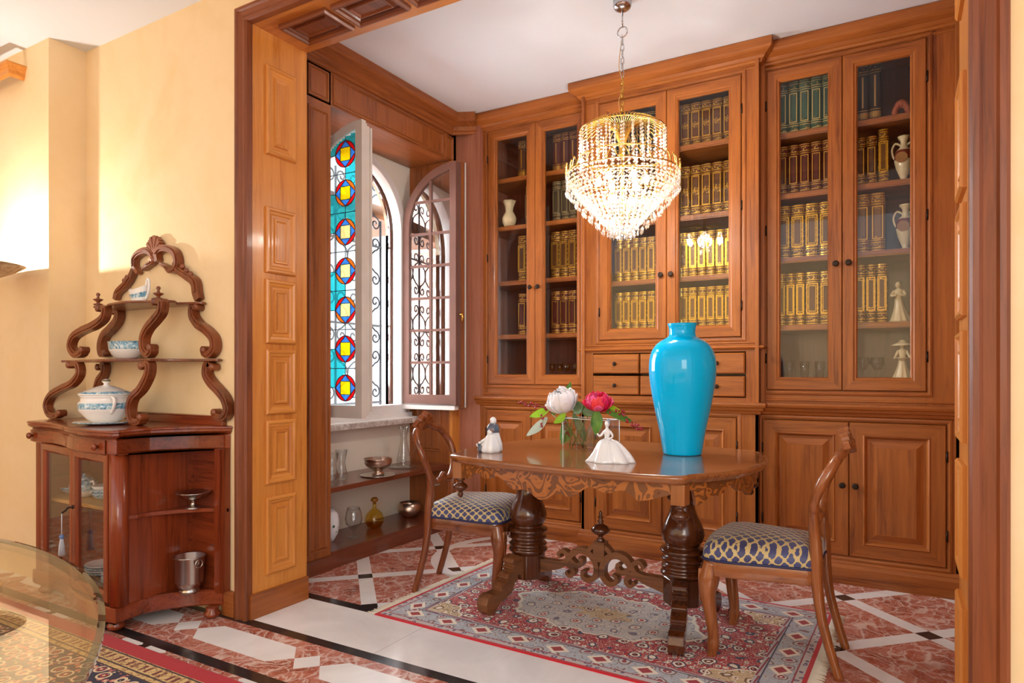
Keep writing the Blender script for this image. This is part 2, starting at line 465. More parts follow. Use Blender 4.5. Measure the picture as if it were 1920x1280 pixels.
# panel moulding used on the reveals: raised bead frame, sunk field, raised centre
PM = [(0, 0), (0.0, 0.010), (0.006, 0.016), (0.014, 0.016), (0.020, 0.010), (0.030, 0.008), (0.036, 0.003), (0.048, 0.003), (0.052, 0.011), (0.058, 0.011), (0.066, 0.006)]
def reveal(name, x, sgn, zs, y0=2.143, y1=2.322):
    b = MB(); fr = Fr((x, 2.045, 0), (0, 1, 0), (0, 0, 1), (sgn, 0, 0))
    b.box((0, 0, -0.03), (0.355, 2.79, 0), W_JAMB['Z'], fr)
    for z0, z1 in zs:
        b.rect(fr, y0-2.045, z0, y1-2.045, z1, PM, W_JAMB['Z'], W_JAMB['Y'])
    b.box((0.01, 0, 0), (0.355, 0.115, 0.014), W_SIDE['Y'], fr)
    return struct(b.build(name))
JZ = [(0.185, 0.553), (0.615, 0.918), (0.947, 1.257), (1.287, 1.593), (1.624, 1.937), (2.186, 2.612)]
reveal('trim_reveal_left', -2.61, 1, JZ)
reveal('trim_reveal_right', 0.150, -1, [(0.10, 0.52), (0.60, 0.90), (0.96, 1.26), (1.30, 1.60), (1.64, 1.95), (2.17, 2.60)], 2.13, 2.33)
b = MB(); fr = Fr((-2.61, 2.045, 2.77), (1, 0, 0), (0, 1, 0), (0, 0, -1))
b.box((0, 0, -0.03), (2.76, 0.355, 0), W_JAMB['X'], fr)
PMS = [(i, h*1.5) for i, h in PM]
x = 0.10
while x < 2.5:
    b.rect(fr, x, 0.09, x+0.30, 0.28, PMS, W_CASE['Y'], W_CASE['X']); x += 0.335
struct(b.build('trim_soffit'))
b = MB(); b.box((-2.61, 2.362, 2.802), (0.15, 2.398, ZC), W_SIDE['X']); struct(b.build('trim_header_back'))
b = MB(); b.box((-3.5, 2.362, 0), (-2.645, 2.40, ZC), W_SIDE['Z']); b.box((-2.95, 2.40, 0), (-2.872, 2.60, ZC), W_SIDE['Z'])
struct(b.build('wall_return'))

# ---- window wall of the library (X = -2.87) with its deep niche
XW, XN = -2.87, -3.24
NY0, NY1, NZ1 = 2.82, 4.00, 2.70
b = MB(); fr = Fr((XW, 2.60, 0), (0, 1, 0), (0, 0, 1), (1, 0, 0))    # u = +Y
WZ, WY = W_SIDE['Z'], W_SIDE['Y']
b.box((0, 0, -0.36), (NY0-2.60, ZC, 0), WZ, fr)
b.box((0, NZ1, -0.36), (1.52, ZC, 0), WY, fr)
BEAD = [(0, 0), (0.003, 0.007), (0.012, 0.007), (0.016, 0.001), (0.020, 0.004), (0.024, 0.0012)]
b.rect(fr, 0.045, 0.12, 0.205, 2.655, BEAD, WZ, WY)
b.rect(fr, 0.045, 2.71, 0.205, 2.885, BEAD, WZ, WY)
b.rect(fr, 0.235, 2.71, 1.33, 2.885, BEAD, WZ, WY)
b.rect(fr, 1.35, 2.71, 1.45, 2.885, BEAD, WZ, WY)
b.box((0.0, 0, 0), (0.222, 0.085, 0.016), W_SHELF['Y'], fr)
struct(b.build('wall_window_panelling'))
b = MB(); b.box((XN, NY1, 0), (XW, NY1+0.085, ZC), W_SIDE['Z'])                        # right cheek of the niche
fr = Fr((XN, NY1, 0), (1, 0, 0), (0, 0, 1), (0, -1, 0))
b.rect(fr, 0.06, 0.56, 0.30, 2.58, BEAD, WZ, W_SIDE['X'])
b.box((XW+0.001, NY1-0.0, 0), (XW+0.03, NY1+0.089, 2.70), W_JAMB['Z'])
struct(b.build('wall_niche_cheek'))

# cornice along the window wall
CR = [(0, 2.895), (0.012, 2.898), (0.018, 2.912), (0.030, 2.920), (0.040, 2.945), (0.070, 2.962), (0.085, 2.968), (0.092, 2.975), (0.098, 2.985), (0.098, 3.03), (0, 3.03)]
b = MB(); b.sweep([(XW, 2.60), (XW, 4.03), (-2.70, 4.11)], CR, W_SIDE['Y']); struct(b.build('trim_cornice_window'))
# pinkish filler between window wall and bookcase
b = MB(); b.box((-3.02, 4.09, 0), (-2.66, 4.55, ZC), wood('pink_beech', srgb(182, 124, 100), srgb(152, 92, 70), 'Z'))
struct(b.build('wall_filler'))
# outer wall with the arched opening
AY, AR, AZ, A0 = 3.425, 0.485, 2.19, 0.90
def arched_wall(name, x0, x1, y0, y1, z0, z1, cy, r, zs, zb, mat, rev):
    b = MB()
    b.box((x1, y0, z0), (x0, cy-r, z1), mat); b.box((x1, cy+r, z0), (x0, y1, z1), mat); b.box((x1, cy-r, z0), (x0, cy+r, zb), mat)
    A = arc(cy, zs, r, 180, 0, 24)
    for x, fl in ((x0, 0), (x1, 1)):
        for k in range(24):
            p, q = A[k], A[k+1]
            b.poly([(x, p[0], p[1]), (x, q[0], q[1]), (x, q[0], z1), (x, p[0], z1)], mat)
    for k in range(24): b.poly([(x0, *A[k]), (x0, *A[k+1]), (x1, *A[k+1]), (x1, *A[k])], rev, True)
    b.poly([(x0, cy-r, zs), (x1, cy-r, zs), (x1, cy-r, zb), (x0, cy-r, zb)], rev)
    b.poly([(x0, cy+r, zs), (x1, cy+r, zs), (x1, cy+r, zb), (x0, cy+r, zb)], rev)
    return b.build(name)
STONE = plain('pale_limestone', srgb(226, 212, 184), 0.85, var=0.12)
struct(arched_wall('wall_window', XN, XN-0.16, 2.40, 4.60, 0, ZC, AY, AR, AZ, A0, CREAM, STONE))
# white fixed window frame: arch ring + foot
def arch_ring(b, x0, x1, cy, r0, r1, zs, zb, mat, n=24):
    O = [(cy-r1, zb)]+arc(cy, zs, r1, 180, 0, n)+[(cy+r1, zb)]
    I = [(cy-r0, zb)]+arc(cy, zs, r0, 180, 0, n)+[(cy+r0, zb)]
    L = [[b.v((x, y, z)) for y, z in Q] for x in (x0, x1) for Q in (O, I)]
    o0, i0, o1, i1 = L
    b.skin(o0, i0, mat, False, False); b.skin(o1, i1, mat, False); b.skin(i0, i1, mat, False, True); b.skin(o0, o1, mat, False, True)
b = MB(); arch_ring(b, XN+0.03, XN-0.05, AY, AR-0.045, AR+0.012, AZ, A0-0.06, WHITE_PAINT)
b.box((XN-0.05, AY-AR, A0-0.06), (XN+0.035, AY+AR, A0+0.01), WHITE_PAINT)
b.box((XN-0.05, AY-AR-0.05, A0-0.10), (XN+0.05, AY+AR+0.06, A0-0.05), WHITE_PAINT)
wf = struct(b.build('window_1', bevel=0.003))
b = MB(); arch_ring(b, XN-0.07, XN-0.11, AY, AR-0.03, AR, AZ, A0-0.02, W_DRK['Z'])
b.build('inner_frame', wf)
# marble sill
SILL = M('veined_sill_marble'); SILL.set(0.3); SILL.base(SILL.ramp(SILL.noise(30, None, 6, 0.7, 1.0), [(0.35, srgb(150, 136, 128)), (0.6, srgb(214, 208, 204))]))
b = MB(); b.box((XN-0.02, 2.82, 0.775), (-3.10, NY1, 0.812), SILL.m); b.box((XN, 2.82, 0.812), (-3.115, NY1, 0.818), WHITE_PAINT); struct(b.build('window_sill', bevel=0.004))
# outside: brown shutter box, far brick house wall
b = MB(); b.box((-4.3, 2.6, 2.32), (-3.45, 4.4, 2.42), W_STR['Y']); struct(b.build('trim_outer_eave'))
BR = M('pale_brick'); BR.set(0.9)
t = BR.n('ShaderNodeTexBrick'); t.inputs['Scale'].default_value = 1.0
xx, yy, zz = BR.xyz(); BR.l(BR.vec(xx, zz), t.inputs['Vector'])
t.inputs['Color1'].default_value = srgb(222, 190, 178); t.inputs['Color2'].default_value = srgb(206, 168, 154); t.inputs['Mortar'].default_value = srgb(232, 224, 216)
t.inputs['Brick Width'].default_value = 0.24; t.inputs['Row Height'].default_value = 0.075; t.inputs['Mortar Size'].default_value = 0.010
BR.base(t.outputs[0])
b = MB(); b.box((-6.5, 2.402, -0.5), (-3.52, 2.52, 4.0), BR.m)
struct(b.build('wall_brick_outside'))
# niche shelves
for nm, z0, z1 in (('lower', 0.0, 0.1), ('upper', 0.442, 0.474)):
    b = MB(); b.box((XN, NY0, z0), (XW, NY1, z1), W_SHELF['Y'])
    if nm == 'lower': b.box((XW, NY0, 0.0), (XW+0.004, NY1, 0.088), W_SHELF['Y'])
    o = b.build('niche_shelf', bevel=0.003, loc=(XN+0.18, 3.4, z0))
    tag(o, 'deep brown shelf board at floor level under the window' if nm == 'lower' else 'brown shelf board across the niche, halfway below the window sill', 'shelf')

# ================================================================ WINDOW SASHES
def sc_circle(b, fr, cx, cy, r, mats, lead, t=0.0015):
    """leaded roundel: ring segments, four blue corners, yellow square"""
    red, blue, yel = mats
    q = r*0.50
    sqp = [(cx-q, cy-q), (cx+q, cy-q), (cx+q, cy+q), (cx-q, cy+q)]
    # square with points at N E S W (blue), circle segments outside it (red)
    D = [(cx, cy-r), (cx+r, cy), (cx, cy+r), (cx-r, cy)]
    for k in range(4):
        a0 = -90+90*k
        seg = arc(cx, cy, r, a0, a0+90, 8)
        b.prism(seg, 0, t, red[k % len(red)], fr)
    b.prism([sqp[0], sqp[1], sqp[2], sqp[3]], 0, t, yel, fr)
    for k in range(4):
        tip = D[k]; a_, c_ = sqp[k], sqp[(k+1) % 4]
        b.prism([a_, tip, c_], 0, t, blue, fr)
    def ld(pts, closed=False): b.tube([fr(x, y, t/2) for x, y in pts], 0.0026, lead, 6, closed)
    ld(arc(cx, cy, r, 0, 345, 23), True); ld(D, True); ld(sqp, True)
def tinted(name, c, milk=0.35):
    m = M(name); m.nt.nodes.remove(m.b)
    if milk > 0.34: c = tuple(x**0.62 for x in c[:3])+(1,)
    t = m.n('ShaderNodeBsdfTransparent'); t.inputs[0].default_value = c
    d = m.n('ShaderNodeBsdfTranslucent'); 
    n = m.noise(14, detail=3); m.l(m.mix(n, c, tuple(min(1, x*1.3+0.04) for x in c[:3])+(1,)), d.inputs[0])
    g = m.n('ShaderNodeBsdfGlossy'); g.inputs['Roughness'].default_value = 0.05
    x = m.n('ShaderNodeMixShader'); x.inputs[0].default_value = milk; m.l(t.outputs[0], x.inputs[1]); m.l(d.outputs[0], x.inputs[2])
    y = m.n('ShaderNodeMixShader'); y.inputs[0].default_value = 0.05; m.l(x.outputs[0], y.inputs[1]); m.l(g.outputs[0], y.inputs[2])
    m.l(y.outputs[0], m.out.inputs[0]); return m.m
SG = dict(red=tinted('red_glass', srgb(226, 26, 34)), org=tinted('orange_glass', srgb(244, 120, 40)), blue=tinted('blue_glass', srgb(70, 140, 230)),
          yel=tinted('yellow_glass', srgb(255, 214, 20)), teal=tinted('teal_glass', srgb(40, 190, 200), 0.3), pale=tinted('pale_yellow_glass', srgb(250, 236, 160)), clr=tinted('pale_glass', srgb(232, 244, 246), 0.15),
          grn=tinted('green_glass', srgb(20, 140, 80)))
LEAD = plain('lead_came', srgb(40, 44, 46), 0.5, 0.3)
def arch_sash_outline(w_, h_, zs, r):
    """u from hinge (0) to meeting stile (w_): curve of a half round arch whose apex is at u = w_"""
    return [(0, 0), (w_, 0), (w_, h_)] + [(w_-r*math.sin(math.radians(a))*1.0, zs+(h_-zs)*math.cos(math.radians(a))) for a in range(10, 91, 8)]
def sash(name, hinge, direc, nrm, z0, w_, h_, label, paint, stained, panecols):
    root = thing(name, (hinge[0], hinge[1], z0), label, 'window sash')
    fr = Fr((hinge[0], hinge[1], z0), direc, (0, 0, 1), nrm)
    zs = h_-w_
    st = 0.052 if not stained else 0.05
    def curve(off, n=14):
        R = w_-off*0 ; ro = w_-off
        return [(w_-ro*math.sin(math.radians(a)), zs+ro*math.cos(math.radians(a))) for a in [90*k/n for k in range(n+1)]]
    b = MB()
    th = 0.036
    # outer outline and inner outline, counter-clockwise from bottom hinge corner
    O = [(0, 0), (w_, 0)]+curve(0)
    inner_r = w_-st
    I = [(st, st*1.5), (w_-st, st*1.5)]
    cur = []
    for k in range(15):
        a = math.radians(90*k/14); x_ = w_-inner_r*math.sin(a); z_ = zs+inner_r*math.cos(a)
        cur.append((min(x_, w_-st), z_))
    I += cur
    for h in (0, th):
        A = b.loop([fr(x, y, h) for x, y in O]); B = b.loop([fr(x, y, h) for x, y in I])
        b.skin(A, B, paint, True)
        if h == 0: A0_, B0_ = A, B
    b.skin(A0_, A, paint, True); b.skin(B0_, B, paint, True)
    if stained:      # second sash folded behind it: stepped rebates at the free edge
        for k, (dx, t0, t1) in enumerate(((-0.004, -0.016, 0.0), (-0.012, -0.045, -0.016), (-0.002, -0.060, -0.045))):
            b.box((w_-0.045, 0.012*(k+1), t0), (w_+dx, h_-0.012-0.008*k, t1), paint, fr)
    else:
        b.box((w_-0.05, 0.0, -0.022), (w_+0.012, h_+0.0, -0.001), paint, fr); b.box((w_-0.05, -0.01, -0.046), (w_+0.024, h_+0.004, -0.023), W_SIDE['Z'], fr); b.box((w_-0.05, -0.012, -0.060), (w_+0.020, h_+0.006, -0.047), W_DRK['Z'], fr); b.box((w_-0.05, -0.014, -0.066), (w_+0.028, h_+0.008, -0.061), WHITE_PAINT, fr)
        b.box((0.0, -0.03, -0.022), (w_-0.01, 0.012, th), WHITE_PAINT, fr)
    b.build('frame', root, bevel=0.002)
    # glass
    def ucurve(z):           # hinge-side limit of the light opening at height z
        if z <= zs: return st
        d = inner_r**2-(z-zs)**2
        return w_-math.sqrt(max(d, 0))
    if stained:
        g = MB(); L = LEAD
        hgt = I[2+0][1]
        cols = 7; pitch = 0.2335; cx = w_-st-0.092; r = 0.079; zb = 0.075+0.104
        t = 0.0015
        # background quarries on a fine grid, left open where the roundels sit
        rows_ = pitch/20; z = st*1.5
        while z < h_-st-0.004:
            z2 = min(z+rows_, h_-st); zm = (z+z2)/2
            xl = max(ucurve(z), ucurve(z2)); xr = w_-st
            ph = ((zm-zb)/pitch+0.5) % 1.0; qn = int((zm-zb)/pitch+0.5)
            dz_ = (ph-0.5)*pitch
            half = math.sqrt(max(0, r*r-dz_*dz_)) if abs(dz_) < r else 0
            spans = [(xl, cx-0.12, 'clr' if ph < 0.5 else 'teal'), (cx-0.12, cx-half if half else cx, 'teal' if (qn+(ph > 0.5)) % 2 else 'clr'), (cx+half if half else cx, xr, ('teal' if ph > 0.5 and qn > 3 else 'clr') if qn < 5 else 'teal')]
            for c0, c1, mk in spans:
                c0 = max(c0, xl)
                if c1 > c0+0.001: g.poly([fr(c0, z, th/2), fr(c1, z, th/2), fr(c1, z2, th/2), fr(c0, z2, th/2)], SG[mk])
            z = z2
        f2 = Fr(fr(0, 0, th/2+0.0008), direc, (0, 0, 1), nrm)
        for q in range(7):
            zc = zb+pitch*q
            if q < 7 and cx-r > ucurve(zc+r*0.75)-0.005 or q < 6:
                sc_circle(g, f2, cx, zc, r, ([SG['red'], SG['org'] if q in (2, 3, 4, 5) else SG['red']], SG['blue'], SG['pale'] if q in (2, 3, 4) else SG['yel']), L)
                g.tube([f2(cx, zc+r), f2(cx, zc+pitch-r)], 0.002, L, 6)
                zz_ = zc+pitch/2
                if zz_ < h_-st-0.02:
                    x_l = ucurve(zz_)
                    g.tube([f2(x_l, zz_), f2(w_-st, zz_)], 0.0022, L, 6)
                    g.tube([f2(max(x_l, cx-0.175), zz_), f2(w_-st, zz_)], 0.0022, L, 6)
                    for cc in (cx-0.145, w_-st+0.0):
                        pts = [(cc-0.032, zz_), (cc, zz_-0.036), (cc+0.032, zz_), (cc, zz_+0.036)] if cc < cx else [(cc-0.018, zz_), (cc, zz_-0.03), (cc, zz_+0.03)]
                        g.prism(pts, 0.0, 0.0016, SG['grn'], f2)
                        g.tube([f2(x, y, 0.0008) for x, y in pts], 0.0018, L, 6, True)
                g.tube([f2(ucurve(zc), zc), f2(cx-r, zc)], 0.002, L, 6)
        g.build('leaded_glass', root)
    else:
        g = MB(); n = 14
        zlist = [st*1.5]+[st*1.5+(zs-st*1.5)*k/4 for k in range(1, 5)]+[zs+inner_r*math.sin(math.radians(a)) for a in (15, 30, 45, 60, 70, 78, 84)]
        zlist = [z for z in zlist if ucurve(z) < w_-st]
        for a_, c_ in zip(zlist, zlist[1:]):
            g.poly([fr(ucurve(a_), a_, th/2), fr(w_-st, a_, th/2), fr(w_-st, c_, th/2), fr(ucurve(c_), c_, th/2)], G_SASH)
        g.build('pane', root)
        mb = MB(); xm = st+(w_-2*st)*0.52; top = zs+math.sqrt(inner_r**2-(w_-xm)**2)
        mb.box((xm-0.009, st*1.5, th/2-0.012), (xm+0.009, top, th/2+0.012), paint, fr)
        rows = 7; hh = (h_-0.03-st*1.5)/rows
        for k in range(1, rows):
            z = st*1.5+hh*k
            if ucurve(z) < w_-st: mb.box((ucurve(z)-0.004, z-0.009, th/2-0.010), (w_-st, z+0.009, th/2+0.010), paint, fr)
        mb.build('glazing_bars', root)
        mb = MB(); mb.tube([fr(w_+0.02, 0.66, 0.02), fr(w_+0.045, 0.66, 0.02), fr(w_+0.05, 0.60, 0.02)], [0.008, 0.008, 0.006], BRASS, 8)
        mb.build('handle', root)
    return root
SASH_P = plain('aged_white_paint', srgb(214, 206, 198), 0.5, var=0.12)
BRN_P = plain('brown_grey_paint', srgb(128, 92, 82), 0.4, var=0.15)
sash('casement_sash', (-3.21, 2.955), (0.998, 0.03, 0), (0.03, -0.998, 0), 0.875, 0.475, 1.76,
     'white casement sash with colourful leaded glass roundels, swung open at left', SASH_P, True, None)
sash('casement_sash', (-3.21, 3.915), (0.985, 0.10, 0), (0.10, -0.985, 0), 0.905, 0.450, 1.76,
     'brown casement sash with clear small panes, swung open at right', BRN_P, False, None)
# ---- wrought iron grille outside
def scroll2d(cx, cy, r, a0, turns, s=1, n=26, shrink=0.18):
    out = []
    for k in range(n+1):
        t = k/n; rr = r*(1-t)+r*shrink*t; a = math.radians(a0)+s*t*turns*2*PI
        out.append((cx+rr*math.cos(a), cy+rr*math.sin(a)))
    return out
root = thing('window_grille', (XN-0.2, AY, A0), 'wrought iron scroll grille outside the arched window', 'window grille')
b = MB(); fr = Fr((XN-0.2, AY, 0), (0, 1, 0), (0, 0, 1), (1, 0, 0))
for u in (-0.47, -0.235, 0.0, 0.235, 0.47): b.tube([fr(u, A0-0.02), fr(u, 2.6 if abs(u) < 0.3 else 2.3)], 0.009, IRON, 8)
for z in (A0+0.02, 1.5, 2.1): b.tube([fr(-0.48, z), fr(0.48, z)], 0.008, IRON, 8)
b.build('bars', root)
b = MB()
for u0 in (-0.3525, -0.1175, 0.1175, 0.3525):
    for sg in (-1, 1):
        for z0 in (A0+0.03, 1.34, 1.78, 2.2):
            r = 0.052
            A = scroll2d(u0+sg*0.058, z0+0.07, r, 90, 1.25, -sg); B_ = scroll2d(u0+sg*0.058, z0+0.34, r, -90, 1.25, sg)
            path = list(reversed(A))+[(u0+sg*0.01, z0+0.16), (u0, z0+0.20), (u0+sg*0.01, z0+0.25)]+B_
            b.tube([fr(x, y) for x, y in path], 0.006, IRON, 6)
b.build('scrollwork', root)
# ================================================================ BOOKCASES
WZ, WX, WY = W_LIB['Z'], W_LIB['X'], W_LIB['Y']
YB = 4.50
def door(root, y, x0, z0, x1, z1, glazed, hinge_left, kz, dark=None):
    """y = front plane of the door frame; opens towards -Y"""
    fr = Fr((0, y, 0), (1, 0, 0), (0, 0, 1), (0, -1, 0))
    mz, mx = (W_LIB['Z'], W_LIB['X'])
    b = MB()
    if glazed:
        prof = [(0, -0.022), (0, 0), (0.004, 0.004), (0.052, 0.004), (0.058, -0.002), (0.066, -0.002), (0.072, -0.010), (0.072, -0.024)]
        b.rect(fr, x0, z0, x1, z1, prof, mz, mx, cap=False)
        L = b.rect(fr, x0+0.001, z0+0.001, x1-0.001, z1-0.001, [(0, -0.022), (0.071, -0.024)], mz, mx, cap=False)
        d = b.build('door', root)
        g = MB(); g.box((x0+0.070, z0+0.070, -0.016), (x1-0.070, z1-0.070, -0.012), G_CAB, fr); g.build('glass_pane', d)
    else:
        prof = [(0, -0.022), (0, 0), (0.004, 0.004), (0.066, 0.004), (0.072, 0.009), (0.078, 0.004), (0.086, -0.008), (0.098, -0.008), (0.130, 0.003), (0.134, 0.003)]
        b.rect(fr, x0, z0, x1, z1, prof, mz, mx, cap=True)
        d = b.build('door', root)
    kx = x1-0.030 if hinge_left else x0+0.030
    k = MB(); k.lathe([(0.006, 0), (0.006, 0.012), (0.015, 0.016), (0.0165, 0.022), (0.012, 0.027), (0.006, 0.024), (0.0, 0.026)], BLACK_IRON, axis=Fr((kx, y-0.004, kz), (1, 0, 0), (0, 0, 1), (0, -1, 0)), seg=20)
    k.build('knob', d)
    hx = x0-0.004 if hinge_left else x1+0.004
    for hz in (z0+0.16, z1-0.16) if not (z1-z0 > 1.3) else (z0+0.18, (z0+z1)/2, z1-0.2):
        h = MB(); h.tube([(hx, y-0.002, hz-0.028), (hx, y-0.002, hz+0.028)], 0.0045, BLACK_IRON, 8)
        h.build('hinge', d)
    return d
def bookcase(x0, x1, yf, ud, ld, shelves, label, drawers=None, cheek=(True, True)):
    """ud/ld = (x0, x1, z0, z1) of the upper / lower pair of doors"""
    root = thing('bookcase_cabinet', ((x0+x1)/2, yf+0.2, 0), label, 'bookcase', 'built in bookcases along the back wall')
    fr = Fr((0, yf, 0), (1, 0, 0), (0, 0, 1), (0, -1, 0))
    U = -0.03                                        # upper face set back from the lower face
    b = MB()
    # face frames
    b.ring(fr, (x0, 0.0, x1, 0.925), (ld[0], ld[2], ld[1], ld[3]), -0.02, 0.0, WZ, WX)
    top = 2.94
    ub = 0.96 if not drawers else 1.29
    b.ring(fr, (x0, ub, x1, top), (ud[0], ud[2], ud[1], ud[3]), U-0.02, U, WZ, WX)
    if drawers: b.ring(fr, (x0, 0.96, x1, 1.29), (drawers[0], drawers[2], drawers[1], drawers[3]), U-0.02, U+0.006, WZ, WX)
    # beads around the door openings
    BD = [(-0.026, 0), (-0.024, 0.006), (-0.014, 0.008), (-0.006, 0.006), (-0.003, -0.004), (-0.003, -0.024)]
    for (q, uu) in ((ld, 0), (ud, U)):
        b.rect(Fr((0, yf-uu, 0), (1, 0, 0), (0, 0, 1), (0, -1, 0)), q[0], q[2], q[1], q[3], BD, WZ, WX, cap=False)
    BO = [(0.004, 0), (0.006, 0.006), (0.014, 0.006), (0.018, 0)]
    b.rect(Fr((0, yf+0.03, 0), (1, 0, 0), (0, 0, 1), (0, -1, 0)), x0, ub+0.02, x1, 2.91, BO, WZ, WX, cap=False)
    # carcass
    b.box((x0, yf+0.0, 0.0), (x0+0.02, YB, top), WZ); b.box((x1-0.02, yf, 0.0), (x1, YB, top), WZ)
    b.box((x0, YB-0.02, 0.0), (x1, YB, top), W_SHELF['Z'])
    b.box((x0, yf+0.03, top-0.02), (x1, YB, top), WX)
    b.box((x0, yf, 0.93), (x1, YB, 0.96), WX)
    b.box((x0, yf+0.02, 0.13), (x1, YB, 0.15), WX)
    b.build('carcass', root, bevel=0.0015)
    # shelves
    for z in shelves:
        s = MB(); s.box((x0+0.021, yf+0.075, z-0.032), (x1-0.021, YB-0.021, z), WX); s.box((x0+0.021, yf+0.068, z-0.026), (x1-0.021, yf+0.075, z-0.006), WX)
        s.build('shelf', root)
    base = MB(); base.box((x0+0.021, yf+0.055, ud[2]+0.0), (x1-0.021, YB-0.021, ud[2]+0.064), WX); base.build('shelf', root)
    def pth(y):
        return [(x0, y+0.3), (x0, y), (x1, y), (x1, y+0.3)] if drawers else [(x0, y), (x1, y)]
    path = pth(yf); sm = [WY, WX, WY] if drawers else [WX]
    # plinth, counter ledge, cornice
    s = MB(); s.sweep(path, [(0, 0), (0.022, 0), (0.022, 0.088), (0.018, 0.096), (0.014, 0.104), (0.014, 0.112), (0.005, 0.122), (0, 0.128)], WX, mats=sm); s.build('plinth', root)
    s = MB(); s.sweep(path, [(0, 0.905), (0.010, 0.910), (0.014, 0.924), (0.026, 0.930), (0.030, 0.944), (0.040, 0.950), (0.044, 0.962), (0.040, 0.974), (0.0, 0.976), (-0.03, 0.976)], WX, mats=sm); s.build('counter_moulding', root)
    if drawers:
        s = MB(); s.sweep([(x0, yf+0.3), (x0, yf+0.03), (x1, yf+0.03), (x1, yf+0.3)], [(0, 1.278), (0.022, 1.284), (0.028, 1.292), (0.022, 1.300), (0, 1.306)], WX, mats=sm); s.build('moulding', root)
    yu = yf+0.03
    s = MB(); s.sweep(pth(yu), [(0, 2.915), (0.012, 2.918), (0.016, 2.930), (0.026, 2.935), (0.034, 2.950), (0.060, 2.965), (0.070, 2.972), (0.076, 2.984), (0.076, 3.027), (0, 3.027)], WX, mats=sm); s.build('cornice', root)
    # doors
    xm = (ud[0]+ud[1])/2
    door(root, yf+0.03-0.004, ud[0]+0.003, ud[2]+0.003, xm-0.0015, ud[3]-0.003, True, True, 1.745)
    door(root, yf+0.03-0.004, xm+0.0015, ud[2]+0.003, ud[1]-0.003, ud[3]-0.003, True, False, 1.745)
    xm = (ld[0]+ld[1])/2
    door(root, yf-0.004, ld[0]+0.003, ld[2]+0.003, xm-0.0015, ld[3]-0.003, False, True, 0.535)
    door(root, yf-0.004, xm+0.0015, ld[2]+0.003, ld[1]-0.003, ld[3]-0.003, False, False, 0.535)
    if drawers:
        dx0, dx1, dz0, dz1 = drawers; w_ = (dx1-dx0)/3
        for i in range(3):
            for j, (z0, z1) in enumerate(((1.006, 1.124), (1.140, 1.262))):
                d = MB(); f2 = Fr((0, yf+0.03, 0), (1, 0, 0), (0, 0, 1), (0, -1, 0))
                d.rect(f2, dx0+i*w_+0.005, z0, dx0+(i+1)*w_-0.005, z1, [(0, -0.02), (0, 0.012), (0.006, 0.018)], WX, WX)
                dd = d.build('drawer', root)
                k = MB(); k.lathe([(0.005, 0), (0.005, 0.010), (0.012, 0.014), (0.013, 0.019), (0.008, 0.023), (0.0, 0.022)], BLACK_IRON, axis=Fr((dx0+(i+0.5)*w_, yf+0.012, (z0+z1)/2), (1, 0, 0), (0, 0, 1), (0, -1, 0)), seg=18)
                k.build('knob', dd)
    return root
SHL = [2.56, 2.21, 1.81, 1.42]; SHC = [2.535, 2.105, 1.735]; SHR = [2.53, 2.18, 1.81, 1.42]
bookcase(-2.69, -1.80, 4.10, (-2.615, -1.83, 1.058, 2.905), (-2.61, -1.86, 0.14, 0.88), SHL,
         'walnut glazed bookcase section nearest the window')
bookcase(-1.80, -0.70, 3.98, (-1.685, -0.80, 1.352, 2.878), (-1.70, -0.82, 0.15, 0.885), SHC,
         'walnut glazed bookcase section in the middle with small drawers below its glass doors', drawers=(-1.73, -0.775, 1.0, 1.268))
bookcase(-0.70, 0.258, 4.05, (-0.675, 0.115, 1.045, 2.888), (-0.71+0.02, 0.20, 0.15, 0.88), SHR,
         'walnut glazed bookcase section at the right holding twin handled vases and figurines')

# ================================================================ BOOKS
GOLD = plain('gilt', srgb(206, 158, 66), 0.34, 0.8)
PAGES = plain('book_pages', srgb(214, 198, 160), 0.9)
def spine_mat(name, c, gold, amount=0.5):
    m = M(name); m.set(0.38, 0.15, spec=0.5)
    x, y, z = m.xyz()
    n = m.noise(90, None, 3); n2 = m.noise(7, detail=3)
    leather = m.ramp(n2, [(0.3, tuple(q*0.7 for q in c[:3])+(1,)), (0.7, c)])
    m.base(m.mix((n.gt(1-amount*0.75)), leather, gold) if amount else leather)
    return m.m
LE = {k: (spine_mat('leather_'+k, c, srgb(190, 150, 70), 0.0), spine_mat('gilded_'+k, c, srgb(200, 156, 66), a), g) for k, (c, a, g) in dict(
    green=(srgb(52, 92, 72), 0.55, plain('pale_gilt', srgb(206, 184, 116), 0.35, 0.7)),
    oxblood=(srgb(96, 36, 26), 0.55, plain('warm_gilt', srgb(200, 152, 72), 0.35, 0.8)),
    black=(srgb(34, 32, 34), 0.5, plain('dull_gilt', srgb(184, 150, 92), 0.4, 0.7)),
    brown=(srgb(104, 62, 32), 0.6, GOLD), gold=(srgb(120, 78, 18), 0.6, plain('bright_gilt', srgb(214, 164, 48), 0.34, 0.75)),
    tan=(srgb(150, 110, 62), 0.6, GOLD), grey=(srgb(96, 84, 66), 0.5, plain('grey_gilt', srgb(176, 160, 118), 0.4, 0.6))).items()}
BK = {}
